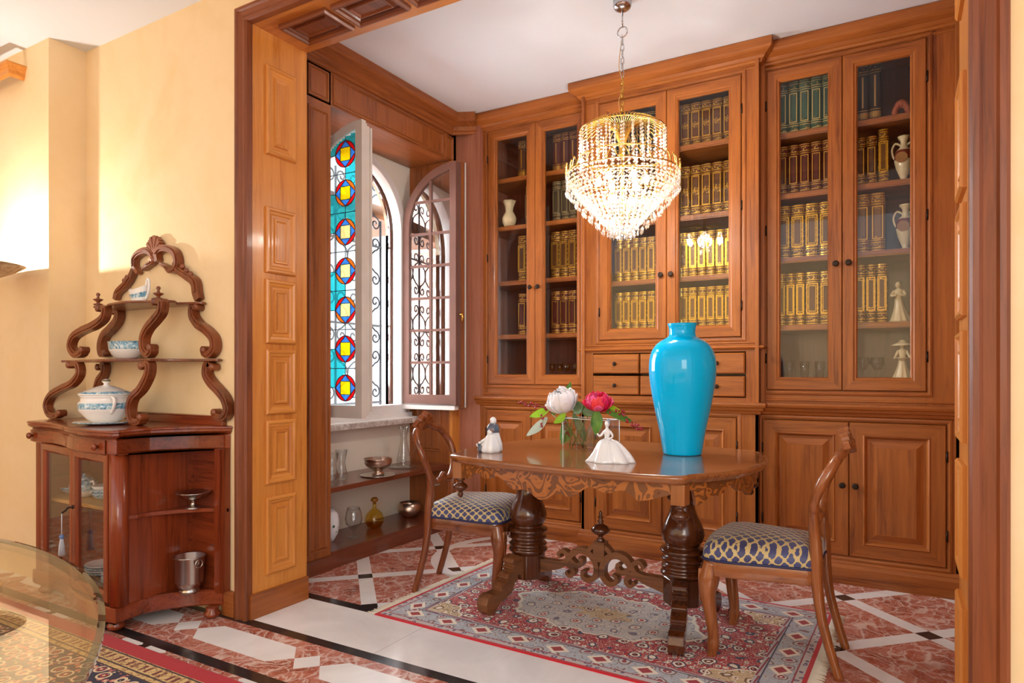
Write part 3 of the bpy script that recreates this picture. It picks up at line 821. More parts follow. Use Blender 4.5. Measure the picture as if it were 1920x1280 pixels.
def book_mesh(style, w_, h_, d_, layout):
    """spine faces -Y, origin at bottom centre of the spine"""
    key = (style, round(w_, 3), round(h_, 3), layout)
    if key in BK: return BK[key]
    le, gi, go = LE[style]; b = MB()
    # rounded spine section swept up
    sec = [(-w_/2, d_), (-w_/2, 0.012), (-w_*0.38, 0.005), (-w_*0.2, 0.001), (0, 0), (w_*0.2, 0.001), (w_*0.38, 0.005), (w_/2, 0.012), (w_/2, d_)]
    def lay(z0, z1, mat, o=0.0):
        A = b.loop([(x*(1+2*o/w_), y-o, z0) for x, y in sec]); B = b.loop([(x*(1+2*o/w_), y-o, z1) for x, y in sec])
        b.skin(A, B, mat, False); b.f(A, mat); b.f(list(reversed(B)), mat)
    lay(0, h_, le)
    def strip(z0, z1, mat, o=0.0016, k0=1, k1=7):
        q = sec[k0:k1+1]
        A = b.loop([(x, y-o, z0) for x, y in q]); B = b.loop([(x, y-o, z1) for x, y in q]); b.skin(A, B, mat, False)
    def frame(z0, z1, x_, mat, t=0.004):
        for (a0, a1, c0, c1) in ((-x_, x_, z0, z0+t), (-x_, x_, z1-t, z1), (-x_, -x_+t, z0, z1), (x_-t, x_, z0, z1)):
            b.box((a0, -0.004, c0), (a1, 0.002, c1), mat)
    H = h_
    bands = [0.02, 0.06, 0.15, 0.19] + [0.80, 0.84, 0.93, 0.97]
    for t in bands: strip(H*t, H*t+0.005, go, 0.003)
    strip(H*0.075, H*0.14, gi); strip(H*0.855, H*0.92, gi)
    if layout == 'panel':
        frame(H*0.22, H*0.77, w_*0.36, go, 0.0045); strip(H*0.24, H*0.75, gi, 0.0012, 3, 5)
        b.box((-w_*0.2, -0.0042, H*0.27), (w_*0.2, 0.002, H*0.72), le)
    elif layout == 'rich':
        strip(H*0.21, H*0.78, gi, 0.0012)
        frame(H*0.21, H*0.78, w_*0.43, go, 0.006); frame(H*0.25, H*0.74, w_*0.28, go, 0.0035)
        b.box((-w_*0.22, -0.0045, H*0.27), (w_*0.22, 0.002, H*0.72), le)
    elif layout == 'numbered':
        frame(H*0.20, H*0.79, w_*0.38, go, 0.005)
        b.box((-w_*0.24, -0.0042, H*0.24), (w_*0.24, 0.002, H*0.40), le); b.box((-w_*0.24, -0.0042, H*0.58), (w_*0.24, 0.002, H*0.72), le)
        strip(H*0.42, H*0.565, gi, 0.0012, 2, 6)
    elif layout == 'plain':
        b.box((-w_*0.07, -0.0035, H*0.24), (w_*0.07, 0.002, H*0.76), go)
        strip(H*0.08, H*0.15, go, 0.002)
    me = b
    tmp = me.build('book_volume'); mesh = tmp.data; bpy.data.objects.remove(tmp)
    BK[key] = mesh; return mesh
NUMS = {}
def number_mesh(txt, size):
    if (txt, size) in NUMS: return NUMS[(txt, size)]
    cu = bpy.data.curves.new('t', 'FONT'); cu.body = txt; cu.size = size; cu.align_x = 'CENTER'; cu.align_y = 'CENTER'; cu.extrude = 0.0006
    o = bpy.data.objects.new('t', cu); COL.objects.link(o); bpy.context.view_layer.update()
    me = bpy.data.meshes.new_from_object(o.evaluated_get(bpy.context.evaluated_depsgraph_get()))
    bpy.data.objects.remove(o); me.materials.clear(); me.materials.append(GOLD)
    NUMS[(txt, size)] = me; return me
def books(x0, x1, y, z, style, h_, w_, label, group, layout='panel', d_=0.17, numbers=None, gap=0.0025, jit=0.0):
    n = max(1, int(round((x1-x0)/(w_+gap))))
    w_ = (x1-x0)/n-gap
    me = book_mesh(style, w_, h_, d_, layout)
    rnd = random.Random(int(x0*1000)+int(z*100))
    for k in range(n):
        o = bpy.data.objects.new('bound_volume', me); COL.objects.link(o)
        o.location = (x0+(k+0.5)*(w_+gap), y+rnd.uniform(0, 0.006), z)
        tag(o, label, 'book', group)
        if numbers:
            t = numbers[k % len(numbers)]
            c = bpy.data.objects.new('spine_number', number_mesh(t, w_*0.34)); COL.objects.link(c); c.parent = o
            c.location = (0, -0.0030, h_*0.49); c.rotation_euler = (PI/2, 0, 0)
    return n
# left section (X -2.61 .. -1.83), shelf fronts y ~ 4.175
yl = 4.22
books(-2.42, -2.285, yl, 2.56, 'brown', 0.27, 0.062, 'brown bound volume behind the left pane, top shelf, bookcase by the window', 'volumes left of the mullion, top shelf by the window', 'plain')
books(-2.14, -1.88, yl, 2.56, 'oxblood', 0.27, 0.060, 'dark gilt labelled volume behind the right pane, top shelf, bookcase by the window', 'volumes right of the mullion, top shelf by the window', 'plain')
books(-2.36, -2.285, yl, 2.21, 'grey', 0.285, 0.040, 'grey banded volume beside the ivory fluted vase', 'grey volumes beside the ivory vase', 'panel')
books(-2.14, -1.88, yl, 2.21, 'grey', 0.285, 0.060, 'grey banded volume on the second shelf of the bookcase nearest the window, right pane', 'grey volumes on the second shelf by the window', 'panel')
books(-2.42, -2.275, yl, 1.81, 'brown', 0.33, 0.062, 'brown gilt volume on the third shelf of the bookcase nearest the window, left pane', 'brown volumes on the third shelf by the window, left', 'rich')
books(-2.15, -1.88, yl, 1.81, 'brown', 0.33, 0.066, 'brown gilt volume on the third shelf of the bookcase nearest the window, right pane', 'brown volumes on the third shelf by the window, right', 'rich')
books(-2.42, -2.275, yl, 1.42, 'oxblood', 0.30, 0.062, 'red leather volume on the fourth shelf of the bookcase nearest the window, left pane', 'red volumes on the fourth shelf by the window, left', 'panel')
books(-2.15, -1.88, yl, 1.42, 'oxblood', 0.30, 0.062, 'red leather volume on the fourth shelf of the bookcase nearest the window, right pane', 'red volumes on the fourth shelf by the window, right', 'panel')
# middle section
yc = 4.10
books(-1.62, -1.29, yc, 2.535, 'black', 0.27, 0.056, 'dark gilt volume on the top shelf of the middle bookcase, left pane behind the chandelier', 'volumes behind the chandelier, top shelf', 'numbered', numbers=['1992', '1998'])
books(-1.19, -0.865, yc, 2.535, 'brown', 0.27, 0.062, 'year numbered gilt volume on the top shelf of the middle bookcase, right pane', 'year volumes on the middle top shelf', 'numbered', numbers=['1952', '1978', '1979', '1989', '1992'])
books(-1.62, -1.29, yc, 2.105, 'brown', 0.30, 0.060, 'gilt volume on the second shelf of the middle bookcase, hidden behind the chandelier beads', 'gilt volumes on the middle second shelf, left', 'numbered', numbers=['2000'])
books(-1.19, -0.865, yc, 2.105, 'brown', 0.315, 0.064, 'gilt volume numbered 2000 on the second shelf of the middle bookcase', 'gilt volumes on the middle second shelf, right', 'numbered', numbers=['2000'])
books(-1.62, -1.29, yc, 1.735, 'gold', 0.275, 0.056, 'golden volume on the third shelf of the middle bookcase, left pane', 'golden volumes on the middle third shelf, left', 'rich')
books(-1.19, -0.865, yc, 1.735, 'gold', 0.275, 0.056, 'golden volume on the third shelf of the middle bookcase, right pane', 'golden volumes on the middle third shelf, right', 'rich')
books(-1.62, -1.29, yc, 1.42, 'gold', 0.245, 0.056, 'golden volume on the lowest shelf of the middle bookcase, left pane', 'golden volumes on the middle lowest shelf, left', 'rich')
books(-1.19, -0.865, yc, 1.42, 'gold', 0.250, 0.056, 'golden volume on the lowest shelf of the middle bookcase, right pane', 'golden volumes on the middle lowest shelf, right', 'rich')
# right section
yr = 4.17
books(-0.635, -0.33, yr, 2.53, 'green', 0.31, 0.060, 'green gilt volume on the top shelf of the right bookcase, left pane', 'green volumes on the right top shelf', 'panel')
books(-0.215, -0.095, yr, 2.53, 'black', 0.33, 0.056, 'black volume with silvery bands beside the small terracotta ornament', 'black volumes on the right top shelf', 'plain')
books(-0.635, -0.33, yr, 2.18, 'oxblood', 0.29, 0.060, 'oxblood gilt volume on the second shelf of the right bookcase, left pane', 'oxblood volumes on the right second shelf', 'panel')
books(-0.225, -0.115, yr, 2.18, 'brown', 0.27, 0.054, 'brown gilt volume on the second shelf of the right bookcase, right pane', 'brown volumes on the right second shelf', 'panel')
books(-0.112, -0.058, yr, 2.18, 'gold', 0.30, 0.054, 'single bright gold volume beside the upper two handled vase', None, 'rich')
books(-0.635, -0.33, yr, 1.81, 'gold', 0.31, 0.074, 'bright gold volume on the third shelf of the right bookcase, left pane', 'gold volumes on the right third shelf', 'rich')
books(-0.225, -0.075, yr, 1.81, 'tan', 0.325, 0.074, 'tan volume on the third shelf of the right bookcase, beside the lower two handled vase', 'tan volumes on the right third shelf', 'panel')
books(-0.635, -0.48, yr, 1.42, 'gold', 0.305, 0.048, 'slim gold volume on the fourth shelf of the right bookcase, left end', 'slim gold volumes on the right fourth shelf', 'rich')
books(-0.478, -0.33, yr, 1.42, 'brown', 0.305, 0.070, 'wide brown gilt volume on the fourth shelf of the right bookcase, left of the mullion', 'wide brown volumes on the right fourth shelf', 'rich')
books(-0.225, -0.065, yr, 1.42, 'brown', 0.325, 0.052, 'brown gilt volume on the fourth shelf beside the leaning lady figurine', 'brown volumes beside the lady figurine', 'rich')
# ---- things standing on the bookcase shelves
def fig_skirt(b, c, r0, r1, h_, mat, folds=9, amp=0.08, seg=40, lean=(0,0)):
    rows = []
    for k in range(9):
        t = k/8; r = r0*(1-t)+r1*t; r = r1+(r0-r1)*(1-t)**1.5
        rows.append([b.v((c[0]+lean[0]*t+r*(1+amp*(1-t)*math.sin(folds*a))*math.cos(a), c[1]+lean[1]*t+r*(1+amp*(1-t)*math.sin(folds*a))*math.sin(a), c[2]+h_*t)) for a in [2*PI*j/seg for j in range(seg)]])
    for A, B in zip(rows, rows[1:]): b.skin(A, B, mat, True, True)
    b.f(list(reversed(rows[0])), mat); b.f(rows[-1], mat)
def amphora(x, y, z, h_, label):
    t = thing('handled_vase', (x, y, z), label, 'vase', 'two handled vases in the right bookcase')
    b = MB(); r = h_*0.19
    P = [(0.5, 0), (0.5, 0.03), (0.34, 0.06), (0.5, 0.14), (0.82, 0.30), (1.0, 0.47), (1.0, 0.58), (0.82, 0.68), (0.45, 0.75), (0.33, 0.82), (0.36, 0.9), (0.62, 0.97), (0.66, 1.0), (0.5, 0.985), (0, 0.97)]
    redm = plain('oxblood_glaze', srgb(120, 40, 28), 0.3)
    ms = [IVORY]*4+[IVORY, redm, redm]+[IVORY]*8
    b.lathe([(p*r, q*h_) for p, q in P], IVORY, c=(x, y, z), seg=28, mats=ms); b.build('body', t)
    med = MB(); fr = Fr((x-r*0.25, y-r*0.98, z+h_*0.5), (1, 0, 0), (0, 0, 1), (0, -1, 0))
    med.prism(arc(0, 0, r*0.62, 0, 345, 22), -0.002, 0.002, plain('painted_medallion', srgb(196, 140, 84), 0.4, var=0.5), fr); med.build('medallion', t)
    for s in (-1, 1):
        hb = MB(); hb.tube(smooth_path([(x+s*r*0.3, y, z+h_*0.80), (x+s*r*0.85, y, z+h_*0.86), (x+s*r*1.2, y, z+h_*0.74), (x+s*r*1.12, y, z+h_*0.6), (x+s*r*0.93, y, z+h_*0.52)], 5), 0.0055, IVORY, 8); hb.build('handle', t)
amphora(0.012, 4.19, 2.18, 0.245, 'two handled ivory vase with red band on the second shelf of the right bookcase')
amphora(0.020, 4.19, 1.81, 0.245, 'two handled ivory vase with painted medallion on the third shelf of the right bookcase')
# terracotta ornament (small arched shape, two feet)
b = MB(); TER = plain('terracotta', srgb(186, 96, 62), 0.6, var=0.3)
b.tube(smooth_path([(-0.03, 4.18, 2.53), (-0.028, 4.18, 2.57), (0.0, 4.18, 2.605), (0.03, 4.18, 2.57), (0.03, 4.18, 2.53)], 5), [0.016]*8+[0.02]*5+[0.016]*8, TER, 10)
b.ball((0, 4.18, 2.60), 0.022, TER); 
tag(b.build('small_ornament', loc=(0, 4.18, 2.53)), 'small reddish terracotta ornament with two feet on the top right shelf', 'ornament')
def lady(x, y, z, h_, label, hat=False, lean=0.0):
    t = thing('lady_figurine', (x, y, z), label, 'figurine')
    b = MB(); SK = IVORY
    fig_skirt(b, (x, y, z), h_*0.24, h_*0.085, h_*0.56, SK, 10, 0.09, lean=(-lean*h_, 0))
    cx = x-lean*h_
    b.lathe([(0.085, 0.54), (0.072, 0.60), (0.10, 0.70), (0.105, 0.76), (0.06, 0.80), (0.035, 0.82), (0.033, 0.85)], SK, c=(0,0,0), seg=20, axis=Fr((cx, y, z), (1,0,0), (0,1,0), (0,0,1)), sx=1, sy=0.8) if False else None
    prof = [(0.085, 0.54), (0.070, 0.61), (0.095, 0.70), (0.10, 0.76), (0.06, 0.80), (0.033, 0.82), (0.032, 0.86)]
    b.lathe([(r*h_, q*h_) for r, q in prof], SK, c=(cx, y, z), seg=20, sy=0.75)
    b.ball((cx-0.01*h_, y, z+0.90*h_), 0.068*h_, SK, 14, 10, (0.9, 1, 1.15))
    # arms
    for s in (-1, 1):
        if hat: pts = [(cx+s*0.09*h_, y, z+0.76*h_), (cx+s*0.15*h_, y-0.03*h_, z+0.62*h_), (cx+s*0.19*h_, y-0.10*h_, z+0.55*h_)]
        else: pts = [(cx+s*0.09*h_, y, z+0.76*h_), (cx+s*0.15*h_, y-0.05*h_, z+0.64*h_), (cx+s*0.03*h_, y-0.10*h_, z+0.66*h_)]
        b.tube(smooth_path(pts, 4), [0.036*h_]*4+[0.03*h_]*4+[0.02*h_], SK, 8)
    b.build('figure', t)
    m = MB(); m.ball((cx+0.012*h_, y+0.02*h_, z+0.925*h_), 0.068*h_, plain('bisque_hair', srgb(170, 150, 112), 0.5), 12, 8, (1, 1, 1)); m.build('hair', t)
    if hat:
        m = MB(); m.lathe([(0.0, 0.10), (0.05, 0.10), (0.075, 0.05), (0.14, 0.03), (0.235, -0.02), (0.24, -0.028), (0.14, 0.012), (0, 0.03)], SK, seg=28, axis=Fr((cx, y+0.02, z+0.93*h_), (1, 0, 0), (0, 1, 0.25), (0, -0.25, 1))) if False else None
        m.lathe([(0.0, 0.11*h_), (0.06*h_, 0.10*h_), (0.09*h_, 0.05*h_), (0.16*h_, 0.02*h_), (0.27*h_, -0.04*h_), (0.26*h_, -0.05*h_), (0.1*h_, 0.02*h_)], SK, c=(cx, y+0.01, z+0.93*h_), seg=28); m.build('hat', t)
        m = MB(); m.lathe([(0.05*h_, 0.0), (0.13*h_, 0.05*h_), (0.17*h_, 0.06*h_), (0.15*h_, 0.07*h_), (0.0, 0.05*h_)], SK, c=(cx, y-0.12*h_, z+0.50*h_), seg=20); m.build('basket', t)
lady(0.000, 4.19, 1.42, 0.225, 'ivory figurine of a standing lady in a long pleated skirt, beside brown books', False, 0.06)
lady(0.005, 4.15, 1.11, 0.205, 'ivory figurine of a girl in a wide brimmed hat holding a basket', True, 0.0)
# glasses on the bottom shelves
def tumbler(x, y, z, r, h_, label, group, mat=None):
    b = MB(); b.lathe([(r*0.85, 0), (r, h_), (r*0.94, h_), (r*0.80, 0.006), (0, 0.006)], mat or G_THIN, c=(x, y, z), seg=20)
    return tag(b.build('drinking_glass', loc=(x, y, z)), label, 'glass', group)
for x in (-0.56, -0.48, -0.40): tumbler(x, 4.16, 1.11, 0.026, 0.10, 'clear straight tumbler on the bottom shelf of the right bookcase, left pane', 'tumblers on the bottom right shelf', G_THIN)
for x in (-0.185, -0.115): 
    b = MB(); b.lathe([(0.028, 0), (0.005, 0.006), (0.004, 0.045), (0.02, 0.055), (0.036, 0.085), (0.032, 0.12), (0.03, 0.12), (0.033, 0.086), (0.0, 0.05)], G_THIN, c=(x, 4.17, 1.11), seg=20)
    tag(b.build('stemmed_glass', loc=(x, 4.17, 1.11)), 'clear stemmed glass beside the girl in a wide hat', 'glass', 'stemmed glasses on the bottom right shelf')
for k, x in enumerate((-2.12, -2.06, -2.00, -1.94)):
    b = MB(); b.lathe([(0.022, 0), (0.004, 0.005), (0.004, 0.03), (0.02, 0.04), (0.024, 0.085), (0.022, 0.085), (0.017, 0.042), (0.0, 0.036)], G_AMB, c=(x, 4.19, 1.122), seg=18)
    tag(b.build('gilt_glass', loc=(x, 4.19, 1.122)), 'small golden stemmed glass on the bottom shelf of the bookcase nearest the window', 'glass', 'golden glasses on the bottom left shelf')
# ivory fluted vase
x, y, z = -2.47, 4.19, 2.21
b = MB(); b.lathe([(0.035, 0), (0.05, 0.03), (0.052, 0.06), (0.038, 0.09), (0.027, 0.11), (0.03, 0.14), (0.048, 0.185), (0.043, 0.183), (0.02, 0.13), (0, 0.12)], IVORY, c=(x, y, z), seg=32, flute=lambda t, q: 1+0.06*math.sin(6*t)*(1 if q > 0.13 else 0.2))
tag(b.build('fluted_vase', loc=(x, y, z)), 'small ivory vase with a flared fluted neck behind the left glass door', 'vase')
# ================================================================ RUGS
def rug_library():
    m = M('persian_rug_red_and_blue_grey'); m.set(0.92, spec=0.1, sheen=0.2)
    x, y, z = m.xyz()
    HX, HY = 0.925, 0.575
    dx = x.ab()*-1+HX; dy = y.ab()*-1+HY; d = dx.mn(dy)          # distance to the edge
    # small scale floral grain
    nz = m.noise(26, None, 3); nz2 = m.noise(60, None, 2)
    wv = m.vec(x+(m.noise(9, None, 2)-0.5)*0.05, y+(m.noise(9.5, m.mapv((1,1,1), None, (0,0,0), (3,1,0)), 2)-0.5)*0.05, z)
    v1 = m.vor(11.0, wv, 'F1', 0.35); dist1 = S(m.nt, v1.outputs['Distance'])
    v2 = m.vor(34.0, wv, 'F1', 0.8); dist2 = S(m.nt, v2.outputs['Distance'])
    c2 = m.n('ShaderNodeSeparateColor'); m.l(v2.outputs['Color'], c2.inputs[0]); r2 = S(m.nt, c2.outputs[0]); g2 = S(m.nt, c2.outputs[1])
    vine = ((m.noise(15, None, 2, 0.5, 0.8)*42.0).sin().ab()).lt(0.22); vine2 = ((m.noise(11, m.mapv((1, 1, 1), None, (0, 0, 0), (5, 2, 0)), 2, 0.5, 0.8)*38.0).sin().ab()).lt(0.16)
    lines = m.vor(11.0, wv, 'DISTANCE_TO_EDGE', 0.35); le = S(m.nt, lines.outputs[0])
    red, dred, ivory, grey, navy, beige = srgb(176, 12, 26), srgb(104, 12, 26), srgb(238, 228, 210), srgb(176, 184, 194), srgb(52, 54, 84), srgb(206, 178, 132)
    def flowers(ground, petal, core, outline):
        c = m.mix(dist2.lt(0.36)*r2.gt(0.45), ground, petal)
        c = m.mix(dist2.lt(0.17), c, outline)
        c = m.mix(vine, c, petal); c = m.mix(vine2, c, outline)
        dn = dist1+(nz-0.5)*0.16
        c = m.mix(((dn-0.27).ab().lt(0.035)), c, outline)
        c = m.mix(dn.lt(0.24), c, petal)
        c = m.mix(dn.lt(0.15), c, core)
        c = m.mix(dn.lt(0.06), c, ivory)
        return c
    fld = flowers(red, ivory, dred, navy)
    crn = flowers(beige, ivory, dred, srgb(120, 84, 50))
    med = flowers(srgb(198, 196, 194), srgb(226, 214, 200), srgb(178, 70, 66), srgb(120, 112, 128))
    bor = flowers(grey, srgb(196, 196, 198), srgb(150, 50, 56), srgb(130, 96, 88))
    a = y.at2(x)
    rr = (x*x*0.42+y*y*1.5).sq()
    lob = rr+(a*10).sin()*0.018+(a*26).sin()*0.006
    col = m.mix(lob.lt(0.30), fld, med)
    col = m.mix((lob-0.30).ab().lt(0.006), col, ivory)
    col = m.mix(lob.lt(0.085), col, crn)
    cx_ = x.ab()*-1+0.74; cy_ = y.ab()*-1+0.40
    cr = (cx_*cx_+cy_*cy_*1.7).sq()+(a*40).sin()*0.012
    col = m.mix(cr.lt(0.17), col, crn); col = m.mix((cr-0.17).ab().lt(0.005), col, ivory)
    # border motifs
    px = (x*1.0).cen(0.19); py = (y*1.0).cen(0.19)
    mx_ = dy.lt(dx)
    u = m.nt and (mx_*px+(mx_*-1+1)*py); v = d-0.105
    hexm = (u.ab()*0.8+v.ab()).lt(0.045)
    bcol = m.mix(hexm, bor, ivory); bcol = m.mix((u.ab()*0.8+v.ab()).lt(0.026), bcol, srgb(160, 36, 46))
    col = m.mix(d.lt(0.175), col, srgb(110, 92, 116))
    gu = m.mix(((u*6.2).sin()*0.01+(d-0.170)).ab().lt(0.004), srgb(186, 180, 182), srgb(140, 44, 58))
    col = m.mix(d.lt(0.180)*d.gt(0.158), col, gu)
    col = m.mix(d.lt(0.158), col, bcol)
    col = m.mix((d-0.158).ab().lt(0.003), col, navy)
    col = m.mix(d.lt(0.050), col, m.mix((dist2-0.25).ab().lt(0.10), srgb(196, 188, 186), srgb(96, 84, 116)))
    col = m.mix((d-0.050).ab().lt(0.003), col, srgb(150, 50, 60))
    col = m.mix(d.lt(0.020), col, srgb(196, 22, 38))
    col = m.mix((nz2-0.5).ab()*0.25, col, srgb(90, 70, 80))
    m.base(col); m.bump(nz2, 0.25, 0.003); return m.m
RUGR = math.radians(-1.6)
root = thing('area_rug', (-1.215, 2.945, 0.0), 'red and blue-grey Persian rug with white fringes under the carved oval table', 'rug', rz=RUGR)
b = MB(); b.box((-0.925, -0.575, 0.0), (0.925, 0.575, 0.006), rug_library()); b.build('pile', root, local=True, bevel=0.003)
FR = plain('cotton_fringe', srgb(226, 216, 196), 0.9)
for s in (-1, 1):
    b = MB(); rnd = random.Random(5)
    for k in range(190):
        yy = -0.572+k*0.00605
        e = rnd.uniform(-0.006, 0.006); l_ = rnd.uniform(0.038, 0.052)
        b.tube([(s*0.922, yy, 0.005), (s*(0.925+l_*0.5), yy+e*0.5, 0.004), (s*(0.925+l_), yy+e, 0.002)], 0.0023, FR, 4)
    o = b.build('fringe', root, local=True); o['kind'] = 'stuff'
def rug_front():
    m = M('persian_rug_navy_and_gold'); m.set(0.92, spec=0.1, sheen=0.2)
    x, y, z = m.xyz(); d = y*-1+0.0
    nz = m.noise(30, None, 3)
    v1 = m.vor(13.0, None, 'F1', 0.4); d1 = S(m.nt, v1.outputs['Distance'])
    v2 = m.vor(34.0, None, 'F1', 0.7); d2 = S(m.nt, v2.outputs['Distance'])
    c2 = m.n('ShaderNodeSeparateColor'); m.l(v2.outputs['Color'], c2.inputs[0]); r2 = S(m.nt, c2.outputs[0])
    red, navy, gold, cream, pink = srgb(176, 18, 40), srgb(34, 30, 62), srgb(214, 184, 124), srgb(226, 206, 170), srgb(204, 120, 106)
    f = m.mix(d2.lt(0.42)*r2.gt(0.4), navy, pink); f = m.mix(d2.lt(0.2), f, cream)
    f = m.mix((d1-0.32).ab().lt(0.05), f, cream); f = m.mix(d1.lt(0.2), f, srgb(150, 40, 50)); f = m.mix(d1.lt(0.09), f, cream)
    g = m.mix((x.cen(0.085).ab()-0.016).ab().lt(0.008)*(d-0.115).ab().lt(0.02), gold, srgb(110, 26, 40))
    g = m.mix((nz-0.5).ab().lt(0.03), g, srgb(150, 110, 70))
    col = m.mix(d.lt(0.175), f, g)
    for q in (0.082, 0.148, 0.176): col = m.mix((d-q).ab().lt(0.004), col, srgb(60, 36, 44))
    col = m.mix(d.lt(0.075), col, red)
    m.base(col); m.bump(m.noise(120, None, 2), 0.3, 0.004); return m.m
b = MB(); b.box((-4.2, -1.0, 0.0), (1.6, 1.615, 0.012), rug_front())
o = b.build('area_rug', loc=(-4.2, 1.615, 0.0), bevel=0.004)
tag(o, 'navy and gold Persian rug with a red border beneath the round glass table', 'rug')

# ================================================================ OVAL TABLE
TC = Vector((-1.237, 2.950, 0)); TZ = 0.77
root_t = thing('oval_table', TC, 'carved walnut oval table with two bulbous pedestals standing on the red rug', 'table')
def quarter():
    return [(0.0, 0.552), (0.15, 0.551), (0.30, 0.545), (0.42, 0.532), (0.52, 0.510), (0.582, 0.490), (0.606, 0.474), (0.616, 0.450), (0.616, 0.422), (0.630, 0.396),
            (0.668, 0.345), (0.698, 0.28), (0.722, 0.20), (0.738, 0.12), (0.744, 0.04)]
Q = quarter()
OUT = [(x, -y) for x, y in Q]                                  # near middle -> right
OUT = OUT+[(x, y) for x, y in reversed(Q)]+[(-x, y) for x, y in Q[1:]]+[(-x, -y) for x, y in reversed(Q[1:])]
OUT = [(x*(0.88 if x < 0 else 1), y) for x, y in OUT]
TR = math.radians(-6); TRM = Matrix.Rotation(TR, 3, 'Z')
def inset(poly, d):
    n = len(poly); P = [Vector(p) for p in poly]; out = []
    for k in range(n):
        a = (P[k]-P[k-1]).normalized(); c = (P[(k+1) % n]-P[k]).normalized()
        n0 = Vector((-a.y, a.x)); n1 = Vector((-c.y, c.x)); q = (n0+n1); q = q.normalized(); q = q/max(0.5, q.dot(n0))
        out.append(P[k]+q*d)
    return out
b = MB(); fr = Fr(TC)
prev = None
prof = [(0.030, -0.036), (0.014, -0.034), (0.010, -0.026), (0.004, -0.020), (0.0, -0.012), (0.004, -0.004), (0.014, 0.0)]
for (i, h) in prof:
    L = b.loop([TC+Vector((p.x, p.y, TZ+h)) for p in inset(OUT, i)])
    if prev: b.skin(prev, L, W_TAB['X'], True, True)
    else: b.f(list(reversed(L)), W_TAB['X'])
    prev = L
b.f(prev, W_TAB['X'])
def rot_top(b):
    b.V = [TC+TRM @ (v-TC) for v in b.V]; return b
rot_top(b).build('tabletop', root_t)
def marquetry():
    m = M('marquetry'); m.set(0.3, coat=0.4)
    x, y, z = m.xyz()
    n = m.noise(9.0, m.vec(x, y*1.0, z*1.4), 1.5, 0.4, 1.6)
    k = (n*34).sin()
    c = m.ramp(k*0.5+0.5, [(0.25, srgb(112, 66, 34)), (0.40, srgb(70, 36, 18)), (0.50, srgb(146, 84, 36)), (0.9, srgb(164, 98, 44))])
    m.base(c); return m.m
MQ = marquetry()
# apron: follows the outline, scalloped lower edge
ap = inset(OUT, 0.045)
dense = []
for k in range(len(ap)):
    p, q = ap[k], ap[(k+1) % len(ap)]; n_ = max(1, int((q-p).length/0.012))
    dense += [p.lerp(q, j/n_) for j in range(n_)]
def drop(p):
    x, y = abs(p.x), abs(p.y)
    if x < 0.60:                                     # long sides
        d = 0.075+0.030*math.cos(PI*x/0.30)*(1 if x < 0.45 else 0.4)-0.0
        d += 0.012*math.cos(2*PI*x/0.15)
        if x > 0.42: d = 0.055+0.02*math.cos(PI*(x-0.42)/0.18)
        return d
    return 0.062+0.024*math.cos(2*PI*y/0.36)+0.01*math.cos(2*PI*y/0.12)
b = MB()
A = b.loop([TC+Vector((p.x, p.y, TZ-0.034)) for p in dense]); B_ = b.loop([TC+Vector((p.x, p.y, TZ-0.034-drop(p))) for p in dense])
ins = [p*0.975 for p in dense]
C_ = b.loop([TC+Vector((p.x, p.y, TZ-0.034)) for p in ins]); D_ = b.loop([TC+Vector((p.x, p.y, TZ-0.034-drop(q))) for p, q in zip(ins, dense)])
b.skin(A, B_, MQ, True); b.skin(C_, D_, W_DRK['X'], True); b.skin(B_, D_, W_TAB['X'], True)
rot_top(b).build('apron', root_t)
for sx in (-1, 1):
    for sy in (-1, 1):
        px, py = TC.x+(0.575 if sx > 0 else -0.500), TC.y+sy*0.435
        b = MB(); b.box((px-0.028, py-0.028, TZ-0.115), (px+0.028, py+0.028, TZ-0.035), W_TAB['Z']); rot_top(b).build('corner_block', root_t, bevel=0.004)
        b = MB(); b.lathe([(0.020, 0), (0.022, -0.008), (0.013, -0.014), (0.016, -0.022), (0.030, -0.030), (0.036, -0.042), (0.028, -0.052), (0.014, -0.060), (0.009, -0.066), (0.014, -0.074), (0.010, -0.086), (0.0, -0.094)], W_DRK['Z'], c=(px, py, TZ-0.115), seg=20)
        rot_top(b).build('drop_finial', root_t)
URN = [(0.045, 0.735), (0.050, 0.640), (0.052, 0.605), (0.066, 0.598), (0.070, 0.588), (0.062, 0.578), (0.052, 0.572), (0.051, 0.560), (0.056, 0.535), (0.066, 0.510), (0.081, 0.480), (0.092, 0.450), (0.095, 0.430), (0.089, 0.402), (0.076, 0.384), (0.068, 0.376),
       (0.080, 0.372), (0.098, 0.364), (0.100, 0.354), (0.090, 0.346), (0.076, 0.342), (0.076, 0.334), (0.092, 0.328), (0.095, 0.319), (0.086, 0.311), (0.077, 0.306), (0.077, 0.299), (0.091, 0.294), (0.095, 0.285), (0.088, 0.277), (0.082, 0.273), (0.094, 0.268), (0.099, 0.258), (0.092, 0.248), (0.080, 0.242)]
